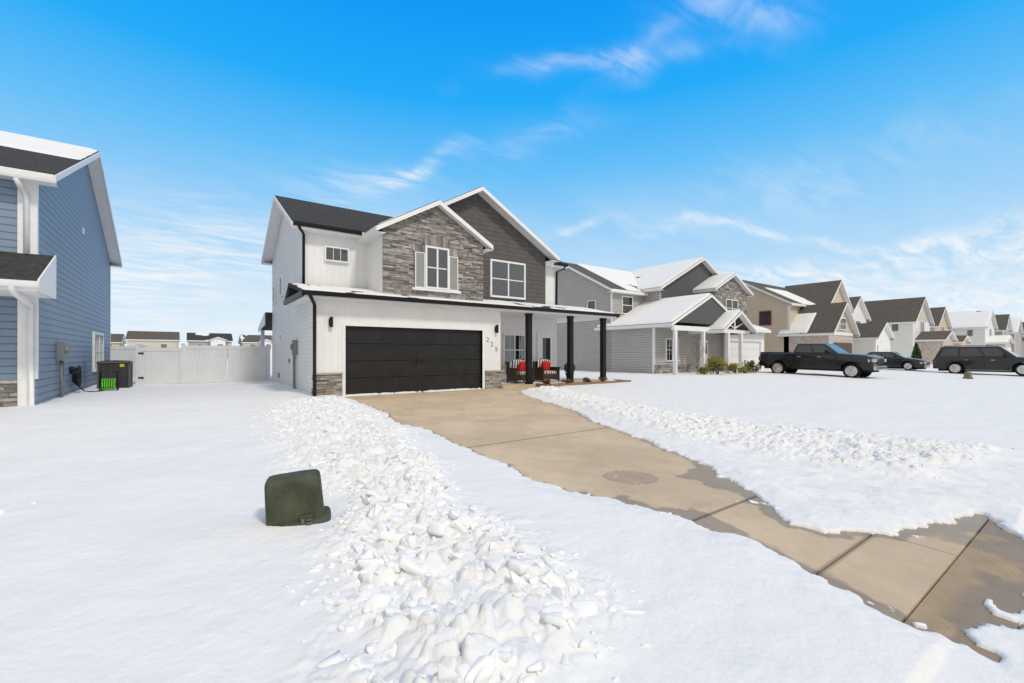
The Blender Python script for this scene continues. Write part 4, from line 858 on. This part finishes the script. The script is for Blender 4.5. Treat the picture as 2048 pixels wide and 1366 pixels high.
# ------------------------------------------------------------ sky / light / camera
sd=Vector((.10,-.70,.80)).normalized(); el=math.asin(sd.z); az=math.atan2(sd.x,sd.y)
w=bpy.data.worlds.new('World'); S.world=w; w.use_nodes=True; t=NT(w.node_tree)
try: w.cycles.sampling_method='MANUAL'; w.cycles.sample_map_resolution=256
except Exception: pass
out=t.n('ShaderNodeOutputWorld'); bg=t.n('ShaderNodeBackground'); t.l(bg.outputs[0],out.inputs[0])
sky=t.n('ShaderNodeTexSky',sky_type='NISHITA'); sky.sun_disc=False; sky.sun_elevation=el; sky.sun_rotation=az; sky.air_density=1.; sky.dust_density=.3; sky.ozone_density=2.
tc=t.n('ShaderNodeTexCoord'); D=t.vm('NORMALIZE',tc.outputs['Generated']); sep=t.n('ShaderNodeSeparateXYZ'); t.l(D,sep.inputs[0]); Z=sep.outputs[2]
ramp=t.n('ShaderNodeValToRGB'); t.l(t.m('MAXIMUM',Z,0.),ramp.inputs[0]); cr=ramp.color_ramp
cr.elements[0].position=0; cr.elements[0].color=(.74,.86,.95,1); cr.elements[1].position=1; cr.elements[1].color=(.0,.24,.87,1)
for p_,c_ in ((.1,(.62,.80,.95)),(.225,(.39,.68,.96)),(.37,(.14,.54,.96)),(.49,(.015,.42,.97)),(.64,(.0,.31,.95))):
    e=cr.elements.new(p_); e.color=(*c_,1)
rc=t.vm('SCALE',ramp.outputs[0]); rc.node.inputs['Scale'].default_value=10.
c=t.mix(.04,rc,sky.outputs[0])
zz=t.m('ADD',Z,.12); cb=t.n('ShaderNodeCombineXYZ'); t.l(t.m('DIVIDE',sep.outputs[0],zz),cb.inputs[0]); t.l(t.m('DIVIDE',sep.outputs[1],zz),cb.inputs[1])
mp=t.n('ShaderNodeMapping'); mp.inputs['Rotation'].default_value=(0,0,math.radians(35)); mp.inputs['Scale'].default_value=(.45,1.2,1); t.l(cb.outputs[0],mp.inputs[0])
n1=t.noise(mp.outputs[0],1.1,5,.52,.5); n2=t.noise(cb.outputs[0],.5,2,.5)
gen=t.m('MULTIPLY',t.m('MULTIPLY',t.sstep(n1,.38,.85),t.sstep(n2,.35,.65)),t.m('MULTIPLY',t.sstep(Z,.45,.1),.7))
Fv=Vector((.586,.81,0));Rv=Vector((.81,-.586,0))
wn=t.n('ShaderNodeTexNoise'); t.l(D,wn.inputs['Vector']); wn.inputs['Scale'].default_value=5; wn.inputs['Detail'].default_value=5
warp=t.vm('SCALE',t.vm('SUBTRACT',wn.outputs['Color'],(.5,.5,.5))); warp.node.inputs['Scale'].default_value=.14
Dw=t.vm('ADD',D,warp)
mp2=t.n('ShaderNodeMapping'); mp2.inputs['Rotation'].default_value=(0,0,math.radians(38)); mp2.inputs['Scale'].default_value=(1.,2.8,1); t.l(cb.outputs[0],mp2.inputs[0])
fine=t.sstep(t.noise(mp2.outputs[0],2.3,8,.62,.9),.32,.74)
tot=gen
for (px_,py,ang,la,lb,st) in ((1210,122,-6,.17,.016,.5),(1330,75,-40,.10,.014,.22),(1480,8,-4,.09,.03,.5),(830,350,-25,.10,.015,.7),(740,378,-6,.09,.02,.55),(1800,515,-12,.36,.028,1.),(1550,465,3,.24,.012,.7),(320,540,-12,.28,.10,.95),(1950,600,-5,.28,.06,.9),(1160,462,-12,.09,.011,.55),(1060,285,-14,.14,.03,.25),(1650,340,-16,.25,.05,.25)):
    u=(px_-1024)/892; v_=(706-py)/892; dd=(Fv+u*Rv+Vector((0,0,v_))).normalized(); ri=Rv-dd*Rv.dot(dd); ri.normalize(); up=ri.cross(dd)
    if up.z<0: up=-up
    an=math.radians(-ang); ta=ri*math.cos(an)+up*math.sin(an); tb=-ri*math.sin(an)+up*math.cos(an)
    a=t.m('DIVIDE',t.m('SUBTRACT',t.vm('DOT_PRODUCT',Dw,tuple(ta)),dd.dot(ta)),la); b=t.m('DIVIDE',t.m('SUBTRACT',t.vm('DOT_PRODUCT',Dw,tuple(tb)),dd.dot(tb)),lb)
    q=t.m('ADD',t.m('MULTIPLY',a,a),t.m('MULTIPLY',b,b)); gs_=t.m('EXPONENT',t.m('MULTIPLY',q,-1.)); fz=t.m('GREATER_THAN',t.vm('DOT_PRODUCT',D,tuple(dd)),0)
    tot=t.m('ADD',tot,t.m('MULTIPLY',t.m('MULTIPLY',gs_,st),t.m('MULTIPLY',fz,fine)))
tot=t.m('ADD',tot,t.m('MULTIPLY',t.sstep(Z,.16,-.02),.3)); tot=t.m('MINIMUM',tot,.9)
c=t.mix(tot,c,(9.1,9.4,9.7))
# unseen bright overcast added behind the camera and overhead for neutral fill light
fd=t.vm('DOT_PRODUCT',D,tuple(Fv)); fill_cov=t.m('MAXIMUM',t.sstep(fd,.42,.05),t.sstep(Z,.70,.9)); c=t.mix(t.m('MULTIPLY',fill_cov,.93),c,(7.9,7.5,6.8))
t.l(c,bg.inputs[0]); bg.inputs[1].default_value=.1
sl=bpy.data.lights.new('sun','SUN'); sl.energy=1.7; sl.angle=math.radians(8); sl.color=(1,.94,.84); so=bpy.data.objects.new('sun',sl); COL.objects.link(so); so.rotation_euler=sd.to_track_quat('Z','Y').to_euler()
cam=bpy.data.cameras.new('camera'); cam.sensor_width=36; cam.lens=892/2048*36; cam.shift_y=23/2048; cam.clip_end=4000; cam.clip_start=.05
cm=bpy.data.objects.new('camera',cam); COL.objects.link(cm); cm.location=(0,0,1.31); cm.rotation_euler=(math.pi/2,0,-math.atan2(.586,.81)); S.camera=cm
S.view_settings.view_transform='Standard'; S.view_settings.look='None'; S.view_settings.exposure=0
